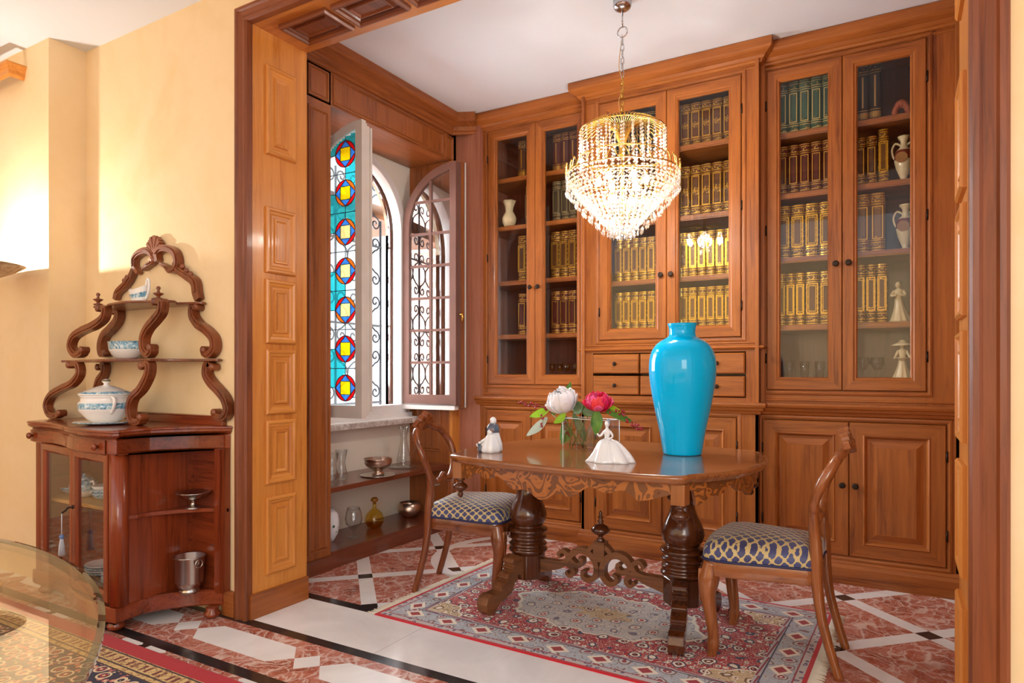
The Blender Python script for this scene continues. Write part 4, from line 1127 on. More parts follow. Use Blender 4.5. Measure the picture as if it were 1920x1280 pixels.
def scroll_leg(name, x, y, sy, mat, root):
    """carved scroll foot reaching along +-Y from the pedestal block"""
    # outline in (d, z): d = distance from the pedestal axis
    up = [(0.045, 0.225), (0.085, 0.242), (0.115, 0.252), (0.150, 0.240), (0.160, 0.222), (0.145, 0.208), (0.165, 0.196), (0.152, 0.182), (0.185, 0.172), (0.200, 0.156), (0.187, 0.145), (0.220, 0.135), (0.240, 0.120), (0.235, 0.105), (0.275, 0.100), (0.300, 0.105), (0.328, 0.092), (0.340, 0.060), (0.335, 0.028), (0.315, 0.008), (0.285, 0.006)]
    dn = [(0.262, 0.030), (0.240, 0.050), (0.205, 0.058), (0.170, 0.075), (0.150, 0.085), (0.135, 0.120), (0.115, 0.125), (0.110, 0.155), (0.085, 0.150), (0.075, 0.120), (0.045, 0.115)]
    b = MB(); fr = Fr((x, y, 0), ((0.2 if x > TC.x else -0.2), sy, 0), (0, 0, 1))
    b.prism(up+dn, -0.033, 0.033, mat, fr)
    return b.build(name, root, bevel=0.009)
for sx in (-1, 1):
    x = TC.x+sx*0.394; y = TC.y+0.005
    b = MB(); b.lathe([(r, z) for r, z in reversed(URN)], W_DRK['Z'], c=(x, y, 0), seg=40); b.build('pedestal', root_t)
    b = MB(); b.lathe([(0.080, 0.118), (0.086, 0.125), (0.086, 0.236), (0.078, 0.246)], W_DRK['Z'], c=(x, y, 0), seg=8, smooth=False, rot=PI/8); b.build('octagonal_block', root_t, bevel=0.004)
    b = MB(); b.prism([(-0.11, 0.735), (0.11, 0.735), (0.10, 0.715), (0.05, 0.70), (-0.05, 0.70), (-0.10, 0.715)], -0.30, 0.30, W_DRK['Y'], Fr((x, y, 0), (1, 0, 0), (0, 0, 1), (0, -1, 0))); b.build('bearer', root_t, bevel=0.005)
    for sy in (-1, 1): scroll_leg('scroll_foot', x, y, sy, W_STR['Y'] if sx < 0 else W_DRK['Y'], root_t)
# pierced stretcher: a set of flat scrolls in the plane Y = centre
RH = [0]
def ribbon(b, pts, wid, mat, fr, h=0.020, n=7):
    RH[0] = (RH[0]+1) % 9; h += RH[0]*0.0005
    P = smooth_path([(x, y) for x, y in pts], n); m_ = len(P)
    W_ = []
    for k in range(m_):
        t = k/(m_-1)*(len(wid)-1); i = min(int(t), len(wid)-2); W_.append(wid[i]+(wid[i+1]-wid[i])*(t-i))
    L, R = [], []
    for k in range(m_):
        t = (P[min(k+1, m_-1)]-P[max(k-1, 0)]).normalized(); nn = Vector((-t.y, t.x))
        L.append(P[k]+nn*W_[k]/2); R.append(P[k]-nn*W_[k]/2)
    l0 = b.loop([fr(p.x, p.y, h) for p in L]); r0 = b.loop([fr(p.x, p.y, h) for p in R]); l1 = b.loop([fr(p.x, p.y, -h) for p in L]); r1 = b.loop([fr(p.x, p.y, -h) for p in R])
    b.skin(l0, r0, mat, False); b.skin(l1, r1, mat, False); b.skin(l0, l1, mat, False); b.skin(r0, r1, mat, False)
    for q in (0, -1): b.f((l0[q], r0[q], r1[q], l1[q]), mat)
b = MB(); fr = Fr((TC.x, TC.y+0.005, 0), (1, 0, 0), (0, 0, 1), (0, -1, 0)); SM = W_STR['X']
for s in (-1, 1):
    S_ = lambda pts: [(s*x, z) for x, z in pts]
    ribbon(b, S_([(0.33, 0.185), (0.27, 0.195), (0.21, 0.205), (0.175, 0.225), (0.165, 0.258), (0.195, 0.275), (0.215, 0.258), (0.205, 0.240)]), [0.0720, 0.0540, 0.0360, 0.0259, 0.0216, 0.0187, 0.0158, 0.0101], SM, fr)
    ribbon(b, S_([(0.19, 0.222), (0.15, 0.205), (0.135, 0.180), (0.150, 0.160), (0.170, 0.168), (0.168, 0.182)]), [0.0288, 0.0245, 0.0216, 0.0187, 0.0158, 0.0101], SM, fr)
    ribbon(b, S_([(0.165, 0.235), (0.135, 0.275), (0.09, 0.292), (0.045, 0.275), (0.018, 0.235), (0.018, 0.185), (0.048, 0.155), (0.082, 0.162), (0.086, 0.190), (0.066, 0.198)]), [0.0245, 0.0317, 0.0317, 0.0288, 0.0259, 0.0259, 0.0245, 0.0202, 0.0173, 0.0101], SM, fr)
    ribbon(b, S_([(0.150, 0.232), (0.118, 0.215), (0.095, 0.225), (0.092, 0.248), (0.108, 0.252)]), [0.0288, 0.0245, 0.0216, 0.0173, 0.0101], SM, fr)
    ribbon(b, S_([(0.03, 0.262), (0.055, 0.292), (0.035, 0.318), (0.012, 0.33)]), [0.0360, 0.0216, 0.0202, 0.0216], SM, fr)
b.box((-0.028, 0.25, -0.0262), (0.028, 0.345, 0.0262), SM, fr)
b.build('pierced_stretcher', root_t, bevel=0.005)
b = MB(); b.lathe([(0.018, 0.34), (0.022, 0.352), (0.012, 0.360), (0.012, 0.372), (0.030, 0.380), (0.044, 0.392), (0.046, 0.402), (0.032, 0.418), (0.016, 0.426), (0.010, 0.432), (0.016, 0.440), (0.008, 0.448), (0.013, 0.458), (0.006, 0.470), (0.009, 0.478), (0.0, 0.492)], W_DRK['Z'], c=(TC.x, TC.y+0.005, 0), seg=24)
b.build('finial', root_t)

# ================================================================ CHAIRS  (local: sits facing +X)
def seat_fabric():
    m = M('blue_and_gold_lattice_fabric'); m.set(0.45, spec=0.4, sheen=0.3)
    x, y, z = m.xyz()
    nn = m.noise(90, None, 3)
    P = 0.044
    sg = x.gt(0.2)*2.0-1.0; zz = z*1.0
    a = (x+y+zz).cen(P).ab(); c = (x-y+zz*sg).cen(P).ab()
    w = (nn-0.5)*0.014
    l = (a+w).mn(c+w).lt(0.0046)
    knot = ((a*a+c*c).sq()+w).lt(0.012)
    ground = m.ramp(m.noise(5), [(0.35, srgb(54, 52, 92)), (0.65, srgb(72, 78, 126))])
    m.base(m.mix(l.mx(knot), ground, srgb(202, 180, 124)))
    m.bump(l.mx(knot), 0.3, 0.002); return m.m
FAB = seat_fabric(); PIPE = plain('navy_piping', srgb(40, 42, 84), 0.5)
def seat_outline(n=10, grow=0.0, fx=0.215, fy=0.225, by=0.165, bx=-0.195):
    pts = []
    ctl = [(bx, 0.0), (bx, -by*0.6), (bx+0.01, -by), (-0.05, -by-0.028), (0.10, -fy), (fx-0.02, -fy+0.005), (fx+0.008, -fy*0.72), (fx+0.022, 0.0)]
    ctl = ctl+[(x, -y) for x, y in reversed(ctl[:-1])]
    P = smooth_path(ctl, 5)[:-1]
    return [p*(1+grow) for p in P]
def make_chair(name, loc, rz, label, wd, cush=0.0):
    root = thing(name, loc, label, 'chair', rz=rz)
    Z, X, Y = wd['Z'], wd['X'], wd['Y']
    # seat rail
    b = MB(); o0 = seat_outline(); 
    A = b.loop([(p.x, p.y, 0.335) for p in o0]); B_ = b.loop([(p.x, p.y, 0.395) for p in o0])
    ii = [p*0.86 for p in o0]; C_ = b.loop([(p.x, p.y, 0.335) for p in ii]); D_ = b.loop([(p.x, p.y, 0.395) for p in ii])
    b.skin(A, B_, X, True, True); b.skin(C_, D_, X, True); b.skin(A, C_, X, True); b.skin(B_, D_, X, True)
    b.build('seat_rail', root, local=True, bevel=0.003)
    # cushion: stacked loops
    b = MB(); rows = []
    for (g, z) in ((-0.02, 0.390), (0.012, 0.398), (0.022, 0.415), (0.012, 0.437), (-0.03, 0.455), (-0.12, 0.470), (-0.30, 0.483), (-0.60, 0.491), (-0.9, 0.493)):
        rows.append(b.loop([(p.x*(1+g), p.y*(1+g), z) for p in seat_outline()]))
    for A, B_ in zip(rows, rows[1:]): b.skin(A, B_, FAB, True, True)
    b.f(rows[-1], FAB, True); b.f(list(reversed(rows[0])), FAB)
    cu = b.build('seat_cushion', root, local=True)
    b = MB(); b.tube([(p.x*1.022, p.y*1.022, 0.399) for p in seat_outline()], 0.0055, PIPE, 6, True); b.build('piping', cu, local=True)
    # front cabriole legs
    for s in (-1, 1):
        x0, y0 = 0.185, s*0.195
        pts = smooth_path([(x0, y0, 0.385), (x0+0.010, y0+s*0.004, 0.33), (x0+0.016, y0+s*0.008, 0.26), (x0+0.006, y0+s*0.004, 0.17), (x0-0.004, y0, 0.09), (x0-0.002, y0, 0.04), (x0+0.004, y0, 0.0)], 4)
        n_ = len(pts); R = []
        for k in range(n_):
            t = k/(n_-1); R.append(0.036-0.016*min(1, t*1.25)+(0.004 if 0.74 < t < 0.86 else 0)+(0.010*math.exp(-((t-0.22)/0.12)**2)))
        b = MB(); b.tube(pts, R, X if False else Z, 8, up=(0, 1, 0))
        lg = b.build('leg', root, local=True)
        b = MB(); fr = Fr((x0+0.036, y0+s*0.006, 0.30), (0, 1, 0), (0, 0, 1), (1, 0, 0))
        for q in (-1, 0, 1):
            ribbon(b, [(q*0.012, 0.055), (q*0.016, 0.02), (q*0.008, -0.03), (0, -0.08)], [0.010, 0.012, 0.008, 0.004], Z, fr, 0.012)
        b.build('knee_carving', lg, local=True)
    b = MB(); fr = Fr((0.232, 0, 0.335), (0, 1, 0), (0, 0, 1), (1, 0, 0))
    for s in (-1, 1): ribbon(b, [(0, -0.030), (s*0.03, -0.022), (s*0.07, -0.030), (s*0.11, -0.012), (s*0.16, 0.004)], [0.03, 0.03, 0.024, 0.02, 0.016], X, fr, 0.010)
    b.build('apron_carving', root, local=True)
    # rear legs continuing as the sides of the balloon back
    def side(s):
        ctl = [(-0.275, s*0.165, 0.0), (-0.245, s*0.166, 0.10), (-0.215, s*0.166, 0.22), (-0.200, s*0.164, 0.34), (-0.196, s*0.160, 0.44), (-0.190, s*0.156, 0.53),
               (-0.186, s*0.168, 0.60), (-0.196, s*0.196, 0.67), (-0.222, s*0.207, 0.74), (-0.252, s*0.190, 0.795), (-0.272, s*0.150, 0.832), (-0.282, s*0.105, 0.842), (-0.290, s*0.062, 0.860), (-0.300, s*0.0, 0.878)]
        return smooth_path(ctl, 5)
    for s in (-1, 1):
        P = side(s); n_ = len(P)
        R = [0.0165+0.006*math.exp(-((k/n_-0.30)/0.12)**2) + (0.002 if k/n_ > 0.55 else 0) for k in range(n_)]
        b = MB(); b.tube(P, R, Z, 10, flat=(1.0, 1.15)); b.build('back_leg', root, local=True)
    # cross rail of the back
    b = MB(); P = smooth_path([(-0.194, -0.188, 0.665), (-0.188, -0.150, 0.600), (-0.186, -0.085, 0.562), (-0.188, 0, 0.575), (-0.186, 0.085, 0.562), (-0.188, 0.150, 0.600), (-0.194, 0.188, 0.665)], 5)
    b.tube(P, [0.015+0.004*math.sin(PI*k/(len(P)-1)) for k in range(len(P))], Y, 10); cr = b.build('cross_rail', root, local=True)
    b = MB(); rnd = random.Random(3)
    for k in range(11):
        t = (k-5)/5; b.ball((-0.184, t*0.055, 0.578+0.012*math.cos(t*PI)), 0.016-0.005*abs(t), Y, 10, 7, (1.0, 0.8, 1.3))
    b.build('rail_carving', cr, local=True)
    # crest carving
    b = MB(); fr = Fr((-0.296, 0, 0.872), (0, 1, 0), (0.33, 0, 0.94))
    for s in (-1, 1):
        ribbon(b, [(s*0.005, -0.022), (s*0.035, -0.012), (s*0.062, 0.012), (s*0.055, 0.036), (s*0.035, 0.034)], [0.040, 0.034, 0.026, 0.020, 0.012], Y, fr, 0.014)
        ribbon(b, [(s*0.0, 0.0), (s*0.018, 0.030), (s*0.012, 0.052), (s*0.0, 0.056)], [0.03, 0.024, 0.018, 0.012], Y, fr, 0.016)
        ribbon(b, [(s*0.045, -0.005), (s*0.09, 0.006), (s*0.118, -0.016)], [0.03, 0.022, 0.008], Y, fr, 0.010)
    b.build('crest_carving', root, local=True, bevel=0.004)
    return root
# left chair faces the table (+X, turned a little), right chair faces -X
make_chair('dining_chair', (-1.975, 2.985, 0.0), math.radians(14), 'carved balloon-back chair with blue lattice seat at the window end of the table', W_CHR)
make_chair('dining_chair', (-0.475, 2.930, 0.0), math.radians(180), 'carved balloon-back chair with blue lattice seat at the right end of the table', W_CH2)

# ================================================================ THINGS ON THE TABLE
TT = TZ+0.0005
BLUE = M('turquoise_glass'); BLUE.set(0.06, coat=0.0, spec=0.4); BLUE.base(srgb(0, 188, 250)); BLUE = BLUE.m
vx, vy = -0.875, 3.06
b = MB(); VP = [(0.080, 0.0), (0.087, 0.004), (0.090, 0.02), (0.103, 0.10), (0.120, 0.18), (0.136, 0.26), (0.147, 0.33), (0.152, 0.39), (0.149, 0.44), (0.137, 0.48), (0.115, 0.51), (0.090, 0.528), (0.068, 0.540), (0.060, 0.552), (0.059, 0.570), (0.062, 0.590), (0.068, 0.602), (0.064, 0.603), (0.056, 0.590), (0.052, 0.56), (0.05, 0.50), (0, 0.45)]
VPs = smooth_path(VP[:16], 3); b.lathe([(p.x, p.y) for p in VPs]+VP[16:], BLUE, c=(vx, vy, TT), seg=56)
tag(b.build('tall_vase', loc=(vx, vy, TT)), 'tall glossy turquoise blue vase standing on the oval table', 'vase')
# glass block vase with peonies
gx, gy, gr = -1.345, 3.085, math.radians(-14)
root = thing('flower_vase', (gx, gy, TT), 'rectangular clear glass vase holding leaves and two peonies on the table', 'vase', rz=gr)
b = MB(); w_, d_, h_, t_ = 0.135, 0.055, 0.145, 0.006
b.box((-w_, -d_, 0), (w_, d_, 0.012), G_THIN)
for (a0, a1) in (((-w_, -d_, 0.012), (w_, -d_+t_, h_)), ((-w_, d_-t_, 0.012), (w_, d_, h_)), ((-w_, -d_+t_, 0.012), (-w_+t_, d_-t_, h_)), ((w_-t_, -d_+t_, 0.012), (w_, d_-t_, h_))): b.box(a0, a1, G_THIN)
b.build('glass_walls', root, local=True)
b = MB()
for (x, y) in ((-w_, -d_), (w_, -d_), (w_, d_), (-w_, d_)): b.tube([(x, y, 0.0), (x, y, h_)], 0.0022, G_THIN if False else plain('bright_glass_edge', srgb(226, 236, 236), 0.1), 6)
b.tube([(-w_, -d_, h_), (w_, -d_, h_), (w_, d_, h_), (-w_, d_, h_)], 0.0018, plain('bright_glass_rim', srgb(226, 236, 236), 0.1), 6, True); 
b.build('glass_edges', root, local=True)
b = MB(); b.box((-w_+t_, -d_+t_, 0.013), (w_-t_, d_-t_, 0.085), glassmat('water', (0.86, 0.93, 0.84, 1), 1.0)); b.build('water', root, local=True)
def wp(px, py, y): return atY(px, py, y)
GRN = M('leaf_green'); GRN.set(0.4); GRN.base(GRN.ramp(GRN.noise(20), [(0.3, srgb(52, 104, 40)), (0.7, srgb(104, 150, 52))])); GRN = GRN.m
LIME = plain('bright_leaf', srgb(150, 200, 40), 0.4, var=0.2); SAGE = plain('sage_leaf', srgb(110, 136, 96), 0.5, var=0.2); PALE = plain('silvery_leaf', srgb(196, 214, 200), 0.3, var=0.2); STEM = plain('stem_green', srgb(116, 128, 60), 0.6)
fl = thing('peony_bouquet', (gx, gy, TT+0.02), 'bouquet of one white and one pink peony with berries and leaves in the glass vase', 'flowers')
def leaf(name, base, tip, width, mat, nrm=(0, -1, 0.3), curl=0.01):
    b = MB(); B0, T0 = Vector(base), Vector(tip); ax = T0-B0; L_ = ax.length; a = ax.normalized(); s_ = a.cross(Vector(nrm)).normalized(); u = s_.cross(a).normalized()
    rows = []
    n = 10
    for k in range(n+1):
        t = k/n; w = width*math.sin(PI*min(1, t*0.98+0.02))**0.75*(1-0.25*t); c = B0+a*(L_*t)+u*(-curl*math.sin(PI*t))
        rows.append([b.v(c-s_*w/2+u*0.004*0), b.v(c-s_*w*0.25+u*-0.003), b.v(c+u*-0.004), b.v(c+s_*w*0.25+u*-0.003), b.v(c+s_*w/2)])
    for A, B_ in zip(rows, rows[1:]): b.skin(A, B_, mat, False, True)
    o = b.build(name, fl, fixn=False); sm = o.modifiers.new('solid', 'SOLIDIFY'); sm.thickness = 0.0012; return o
Yf = 3.06
def lf(p0, p1, w, mat, y0=Yf, y1=None, **k): return leaf('leaf', wp(*p0, y0), wp(*p1, y1 if y1 is not None else y0-0.03), w, mat, **k)
lf((1030, 765), (993, 781), 0.052, LIME, 3.05, 3.0)
lf((1026, 782), (987, 817), 0.055, PALE, 3.02, 2.96)
lf((1056, 742), (1070, 716), 0.040, GRN, 3.08, 3.1)
lf((1118, 768), (1117, 815), 0.070, GRN, 3.0, 2.97)
lf((1120, 764), (1092, 772), 0.075, SAGE, 3.02, 3.0)
lf((1128, 764), (1188, 792), 0.040, GRN, 3.04, 2.98)
lf((1136, 758), (1170, 776), 0.026, LIME, 3.04, 3.0)
lf((1060, 775), (1038, 793), 0.045, LIME, 3.0, 2.98)
lf((1075, 775), (1098, 828), 0.050, SAGE, 3.09, 3.09)
lf((1062, 780), (1050, 825), 0.045, GRN, 3.10, 3.08)
lf((1100, 780), (1100, 752), 0.075, GRN, 3.12, 3.14)
lf((1085, 776), (1078, 750), 0.070, SAGE, 3.12, 3.14)
lf((1044, 775), (1030, 762), 0.050, GRN, 3.10, 3.10)
lf((1070, 800), (1052, 832), 0.06, GRN, 3.08, 3.06)
for (p0, p1) in (((1054, 770), (1085, 836)), ((1110, 765), (1072, 838)), ((1120, 770), (1090, 835)), ((1035, 776), (1100, 838)), ((1075, 770), (1068, 838))):
    b = MB(); b.tube([wp(*p0, 3.07), wp(*p1, 3.08)], 0.0028, STEM, 6); b.build('stem', fl)
def peony(c, r, cols, name, tilt, seed=1, close=1.0):
    rnd = random.Random(seed); f = thing if False else None
    b = MB(); mats = cols
    C0 = Vector(c); T = Matrix.Rotation(tilt[0], 3, 'X') @ Matrix.Rotation(tilt[1], 3, 'Y')
    layers = [(6, 1.0, 0.60, 0.20), (7, 0.99, 0.72, 0.08), (8, 0.95, 0.80, 0.03), (8, 0.90, 0.86, 0.0), (7, 0.83, 0.90, 0.0), (6, 0.76, 0.94, 0.0), (5, 0.66, 0.95, 0.0)]
    for li, (n, rs, cover, flare) in enumerate(layers):
        cover = min(0.97, cover*close)
        for k in range(n):
            a = 2*PI*k/n+li*0.9+rnd.uniform(-0.2, 0.2); rr = r*rs*rnd.uniform(0.92, 1.08); cv = cover*rnd.uniform(0.9, 1.08)
            rows = []
            for i in range(8):
                t = i/7; row = []
                for j in range(7):
                    s_ = (j-3)/3; w = (2.6/n)*(0.35+0.75*math.sin(PI*min(1, 0.15+0.7*t)))
                    ph = PI-t*PI*cv*(1-0.10*s_*s_)
                    q = rr*(1+flare*t*t*t+rnd.uniform(-0.025, 0.025)*t+0.04*math.sin(5*s_+k)*t)
                    ang = a+s_*w
                    row.append(b.v(C0+T @ Vector((q*math.sin(ph)*math.cos(ang), q*math.sin(ph)*math.sin(ang), q*0.92*math.cos(ph)))))
                rows.append(row)
            mt = mats[(k+li) % len(mats)]
            for A, B_ in zip(rows, rows[1:]): b.skin(A, B_, mt, False, True)
    o = b.build(name, fl, fixn=False); sm = o.modifiers.new('solid', 'SOLIDIFY'); sm.thickness = 0.0012
    return o
WPET = plain('white_petal', srgb(240, 238, 242), 0.6, sss=0.2)
PPET = plain('pink_petal', srgb(222, 30, 84), 0.55, sss=0.15); P2 = plain('light_pink_petal', srgb(238, 92, 150), 0.55, sss=0.15); P3 = plain('coral_petal', srgb(238, 66, 74), 0.55, sss=0.15)
peony(wp(1052, 750, 3.04), 0.071, [WPET], 'white_peony', (0.5, -0.2), 2)['label'] = 'full white peony'
peony(wp(1121, 750, 3.02), 0.062, [PPET, P2, P3, PPET], 'pink_peony', (0.25, 0.15), 5, 0.80)['label'] = 'bright pink peony'
BERRY = plain('dark_red_berry', srgb(150, 22, 40), 0.25, coat=0.4)
def sprig(pts, n, seed, y):
    rnd = random.Random(seed); P = smooth_path([wp(px, py, yy) for (px, py), yy in zip(pts, y)], 6)
    b = MB(); b.tube(P, 0.0014, plain('twig', srgb(110, 60, 50), 0.6), 5); o = b.build('berry_twig', fl)
    for k in range(n):
        p = P[int(rnd.uniform(0.0, 0.999)*len(P))]
        q = MB(); q.ball(p+Vector((rnd.uniform(-0.011, 0.011), rnd.uniform(-0.011, 0.011), rnd.uniform(-0.011, 0.011))), 0.0058, BERRY, 10, 7); q.build('berry', o)
sprig([(975, 754), (995, 758), (1015, 762), (1030, 770)], 24, 1, (2.98, 3.0, 3.03, 3.06))
sprig([(1140, 768), (1158, 773), (1168, 775)], 14, 2, (3.02, 3.0, 2.98))
sprig([(1172, 785), (1185, 797), (1200, 802)], 18, 3, (2.98, 2.97, 2.95))
sprig([(1060, 785), (1062, 800), (1064, 815)], 12, 4, (3.08, 3.08, 3.08))
sprig([(1014, 780), (1018, 790), (1012, 800)], 6, 6, (3.0, 3.0, 3.0))
# porcelain lady in a wide gown
fx, fy = -1.075, 2.640
t = thing('lady_figurine', (fx, fy, TT), 'white porcelain lady in a wide billowing gown on the near edge of the table', 'figurine')
b = MB(); GL = plain('pale_porcelain', srgb(232, 236, 240), 0.12, coat=0.6)
rows = []
for k in range(11):
    q = k/10; row = []
    for j in range(56):
        a = 2*PI*j/56; fold = 1+0.11*(1-q*0.6)*math.sin(7*a+1.2*math.sin(2*a)+q*1.5)+0.045*(1-q*0.5)*math.sin(16*a+q*3)
        r = (0.083*(1-q)**0.52*(1-0.18*math.sin(PI*q)*(1 if math.cos(a) < 0.3 else -0.3))+0.012)*fold
        sx_, sy_ = (1.0+0.12*math.cos(a-0.6), 0.72)
        row.append(b.v((fx+r*sx_*math.cos(a)*1.05, fy+r*sy_*math.sin(a), TT+0.098*q+0.012*math.sin(3*a)*(1-q)*q*2)))
    rows.append(row)
for A, B_ in zip(rows, rows[1:]): b.skin(A, B_, GL, True, True)
b.f(list(reversed(rows[0])), GL); b.f(rows[-1], GL)
b.lathe([(0.0125, 0.092), (0.010, 0.106), (0.0155, 0.122), (0.017, 0.130), (0.008, 0.138), (0.0055, 0.142), (0.0055, 0.150)], GL, c=(fx, fy, TT), seg=20, sy=0.8)
b.ball((fx, fy, TT+0.159), 0.0115, GL, 14, 10, (0.9, 1, 1.2))
for s in (-1, 1):
    pts = [(fx+s*0.014, fy, TT+0.128), (fx+s*0.028, fy-0.010, TT+0.108), (fx+s*(0.036 if s < 0 else 0.012), fy-0.022, TT+(0.118 if s < 0 else 0.096))]
    b.tube(smooth_path(pts, 4), [0.0048]*4+[0.004]*4+[0.003], GL, 8)
b.build('figure', t)
b = MB(); b.ball((fx+0.001, fy+0.004, TT+0.164), 0.0118, plain('grey_glaze', srgb(150, 160, 176), 0.2), 12, 8); b.ball((fx+0.002, fy+0.006, TT+0.176), 0.006, plain('grey_glaze_bun', srgb(150, 160, 176), 0.2), 10, 7); b.build('hair', t)
# porcelain couple group: hooded figure behind a seated one, with a flower basket
fx, fy = -1.685, 2.690
t = thing('porcelain_group', (fx, fy, TT), 'pale porcelain figure group of a hooded figure over a crouching child with basket', 'figurine')
b = MB(); GR = plain('slate_glaze', srgb(96, 106, 124), 0.2, coat=0.5, var=0.3)
b.lathe([(0.036, 0), (0.044, 0.01), (0.042, 0.04), (0.034, 0.07), (0.026, 0.10), (0.024, 0.115), (0.012, 0.128), (0.009, 0.134)], GL, c=(fx+0.004, fy+0.012, TT), seg=30, flute=lambda a, z: 1+0.08*math.sin(6*a+20*z))
b.ball((fx+0.006, fy+0.008, TT+0.146), 0.017, GL, 16, 10, (0.9, 1, 1.15))
b.build('standing_figure', t)
b = MB(); b.lathe([(0.028, 0.092), (0.030, 0.10), (0.028, 0.118), (0.018, 0.134), (0.0, 0.14)], GR, c=(fx+0.006, fy+0.006, TT), seg=24, flute=lambda a, z: 1+0.06*math.sin(5*a)); b.build('shawl', t)
b = MB(); b.lathe([(0.040, 0.0), (0.044, 0.012), (0.040, 0.035), (0.030, 0.06), (0.020, 0.078), (0.010, 0.086)], GL, c=(fx+0.012, fy-0.022, TT), seg=26, flute=lambda a, z: 1+0.10*math.sin(5*a+0.4))
b.ball((fx+0.010, fy-0.026, TT+0.094), 0.0135, GL, 14, 9)
b.tube(smooth_path([(fx+0.0, fy-0.03, TT+0.07), (fx-0.02, fy-0.045, TT+0.055), (fx-0.034, fy-0.04, TT+0.045)], 4), 0.006, GL, 8)
b.build('crouching_figure', t)
b = MB(); b.ball((fx+0.012, fy-0.022, TT+0.099), 0.0135, plain('brown_glaze', srgb(140, 110, 104), 0.3), 12, 8); b.build('hair', t)
b = MB(); rnd = random.Random(4)
b.lathe([(0.016, 0), (0.022, 0.012), (0.020, 0.03), (0.0, 0.032)], GR, c=(fx-0.034, fy-0.030, TT), seg=18)
for k in range(16): b.ball((fx-0.034+rnd.uniform(-0.02, 0.02), fy-0.034+rnd.uniform(-0.016, 0.016), TT+0.034+rnd.uniform(-0.006, 0.012)), 0.0065, GL if k % 3 else GR, 8, 6)
b.build('flower_basket', t)
# ================================================================ CHANDELIER
def bead_mat():
    m = M('cut_crystal'); m.nt.nodes.remove(m.b)
    t = m.n('ShaderNodeBsdfTransparent'); t.inputs[0].default_value = (1, 0.99, 0.97, 1)
    g = m.n('ShaderNodeBsdfGlossy'); g.inputs['Roughness'].default_value = 0.05; g.inputs[0].default_value = (1, 0.96, 0.9, 1)
    d = m.n('ShaderNodeBsdfTranslucent'); d.inputs[0].default_value = (0.9, 0.88, 0.85, 1)
    d2 = m.n('ShaderNodeBsdfDiffuse'); d2.inputs[0].default_value = (0.8, 0.79, 0.77, 1)
    a = m.n('ShaderNodeMixShader'); a.inputs[0].default_value = 0.10; m.l(t.outputs[0], a.inputs[1]); m.l(d.outputs[0], a.inputs[2])
    c = m.n('ShaderNodeMixShader'); c.inputs[0].default_value = 0.07; m.l(a.outputs[0], c.inputs[1]); m.l(d2.outputs[0], c.inputs[2])
    e = m.n('ShaderNodeMixShader'); e.inputs[0].default_value = 0.42; m.l(c.outputs[0], e.inputs[1]); m.l(g.outputs[0], e.inputs[2])
    m.l(e.outputs[0], m.out.inputs[0]); return m.m
CRY = bead_mat()
def octa(b, c, r, rz=0.0, st=1.0):
    c = Vector(c); t = b.v(c+Vector((0, 0, r*st))); u = b.v(c-Vector((0, 0, r*st)))
    e = [b.v(c+Vector((r*math.cos(rz+k*PI/3), r*math.sin(rz+k*PI/3), 0))) for k in range(6)]
    for k in range(6): b.f((t, e[k], e[(k+1) % 6]), CRY); b.f((u, e[(k+1) % 6], e[k]), CRY)
LX, LY = -1.221, 3.20
ch = thing('chandelier', (LX, LY, ZC), 'crystal bead basket chandelier with gilt arms hanging above the oval table', 'chandelier')
b = MB(); b.lathe([(0.0, 2.978), (0.022, 2.980), (0.040, 2.990), (0.047, 3.005), (0.047, 3.03)], STEEL, c=(LX, LY, 0), seg=28); b.build('ceiling_cup', ch)
b = MB(); b.tube([(LX, LY, 2.98), (LX, LY, 2.895)], 0.004, STEEL, 8); b.build('rod', ch)
b = MB(); b.tube([(LX+0.026*math.cos(a), LY, 2.872+0.026*math.sin(a)) for a in [2*PI*k/24 for k in range(24)]], 0.0035, STEEL, 8, True); b.build('ring', ch)
z = 2.845
for k in range(12):
    b = MB(); q = 1 if k % 2 else 0; mm = STEEL if k < 6 else BRASS
    pts = [((0.008*math.cos(a)), 0.021*math.sin(a)) for a in [2*PI*j/14 for j in range(14)]]
    b.tube([(LX+(p if q else 0), LY+(0 if q else p), z-0.018+h) for p, h in pts], 0.0026, mm, 6, True); b.build('chain_link', ch); z -= 0.0335
ztop = z+0.01
b = MB(); b.tube(smooth_path([(LX, LY, 2.86), (LX-0.018, LY, 2.70), (LX+0.006, LY, 2.60), (LX-0.02, LY, 2.52), (LX, LY, 2.42)], 6), 0.0022, plain('clear_flex', srgb(200, 160, 90), 0.4), 6); b.build('cable', ch)
# gilt frame: fountain of curved arms
b = MB(); R1 = 0.215
for k in range(44):
    a = 2*PI*k/44; c_, s_ = math.cos(a), math.sin(a)
    P = smooth_path([(0.012, 2.235), (0.022, 2.32), (0.060, 2.395), (0.12, 2.415), (0.175, 2.398), (R1, 2.37)], 4)
    b.tube([(LX+p.x*c_, LY+p.x*s_, p.y) for p in P], 0.0018, BRASS, 5)
b.build('gilt_arms', ch)
b = MB(); b.tube([(LX, LY, ztop), (LX, LY, 1.90)], 0.006, BRASS, 8)
for r, z_ in ((R1, 2.37), (0.275, 2.15), (0.215, 2.235), (0.262, 2.11), (0.235, 2.075), (0.20, 2.035), (0.165, 2.0), (0.13, 1.96), (0.10, 1.93), (0.070, 1.895)):
    n = 64; sc_ = 0.013 if r == 0.275 else 0
    b.tube([(LX+(r+sc_*abs(math.sin(4*a)))*math.cos(a), LY+(r+sc_*abs(math.sin(4*a)))*math.sin(a), z_) for a in [2*PI*k/n for k in range(n)]], 0.003 if z_ > 2.1 else 0.0016, BRASS, 6, True)
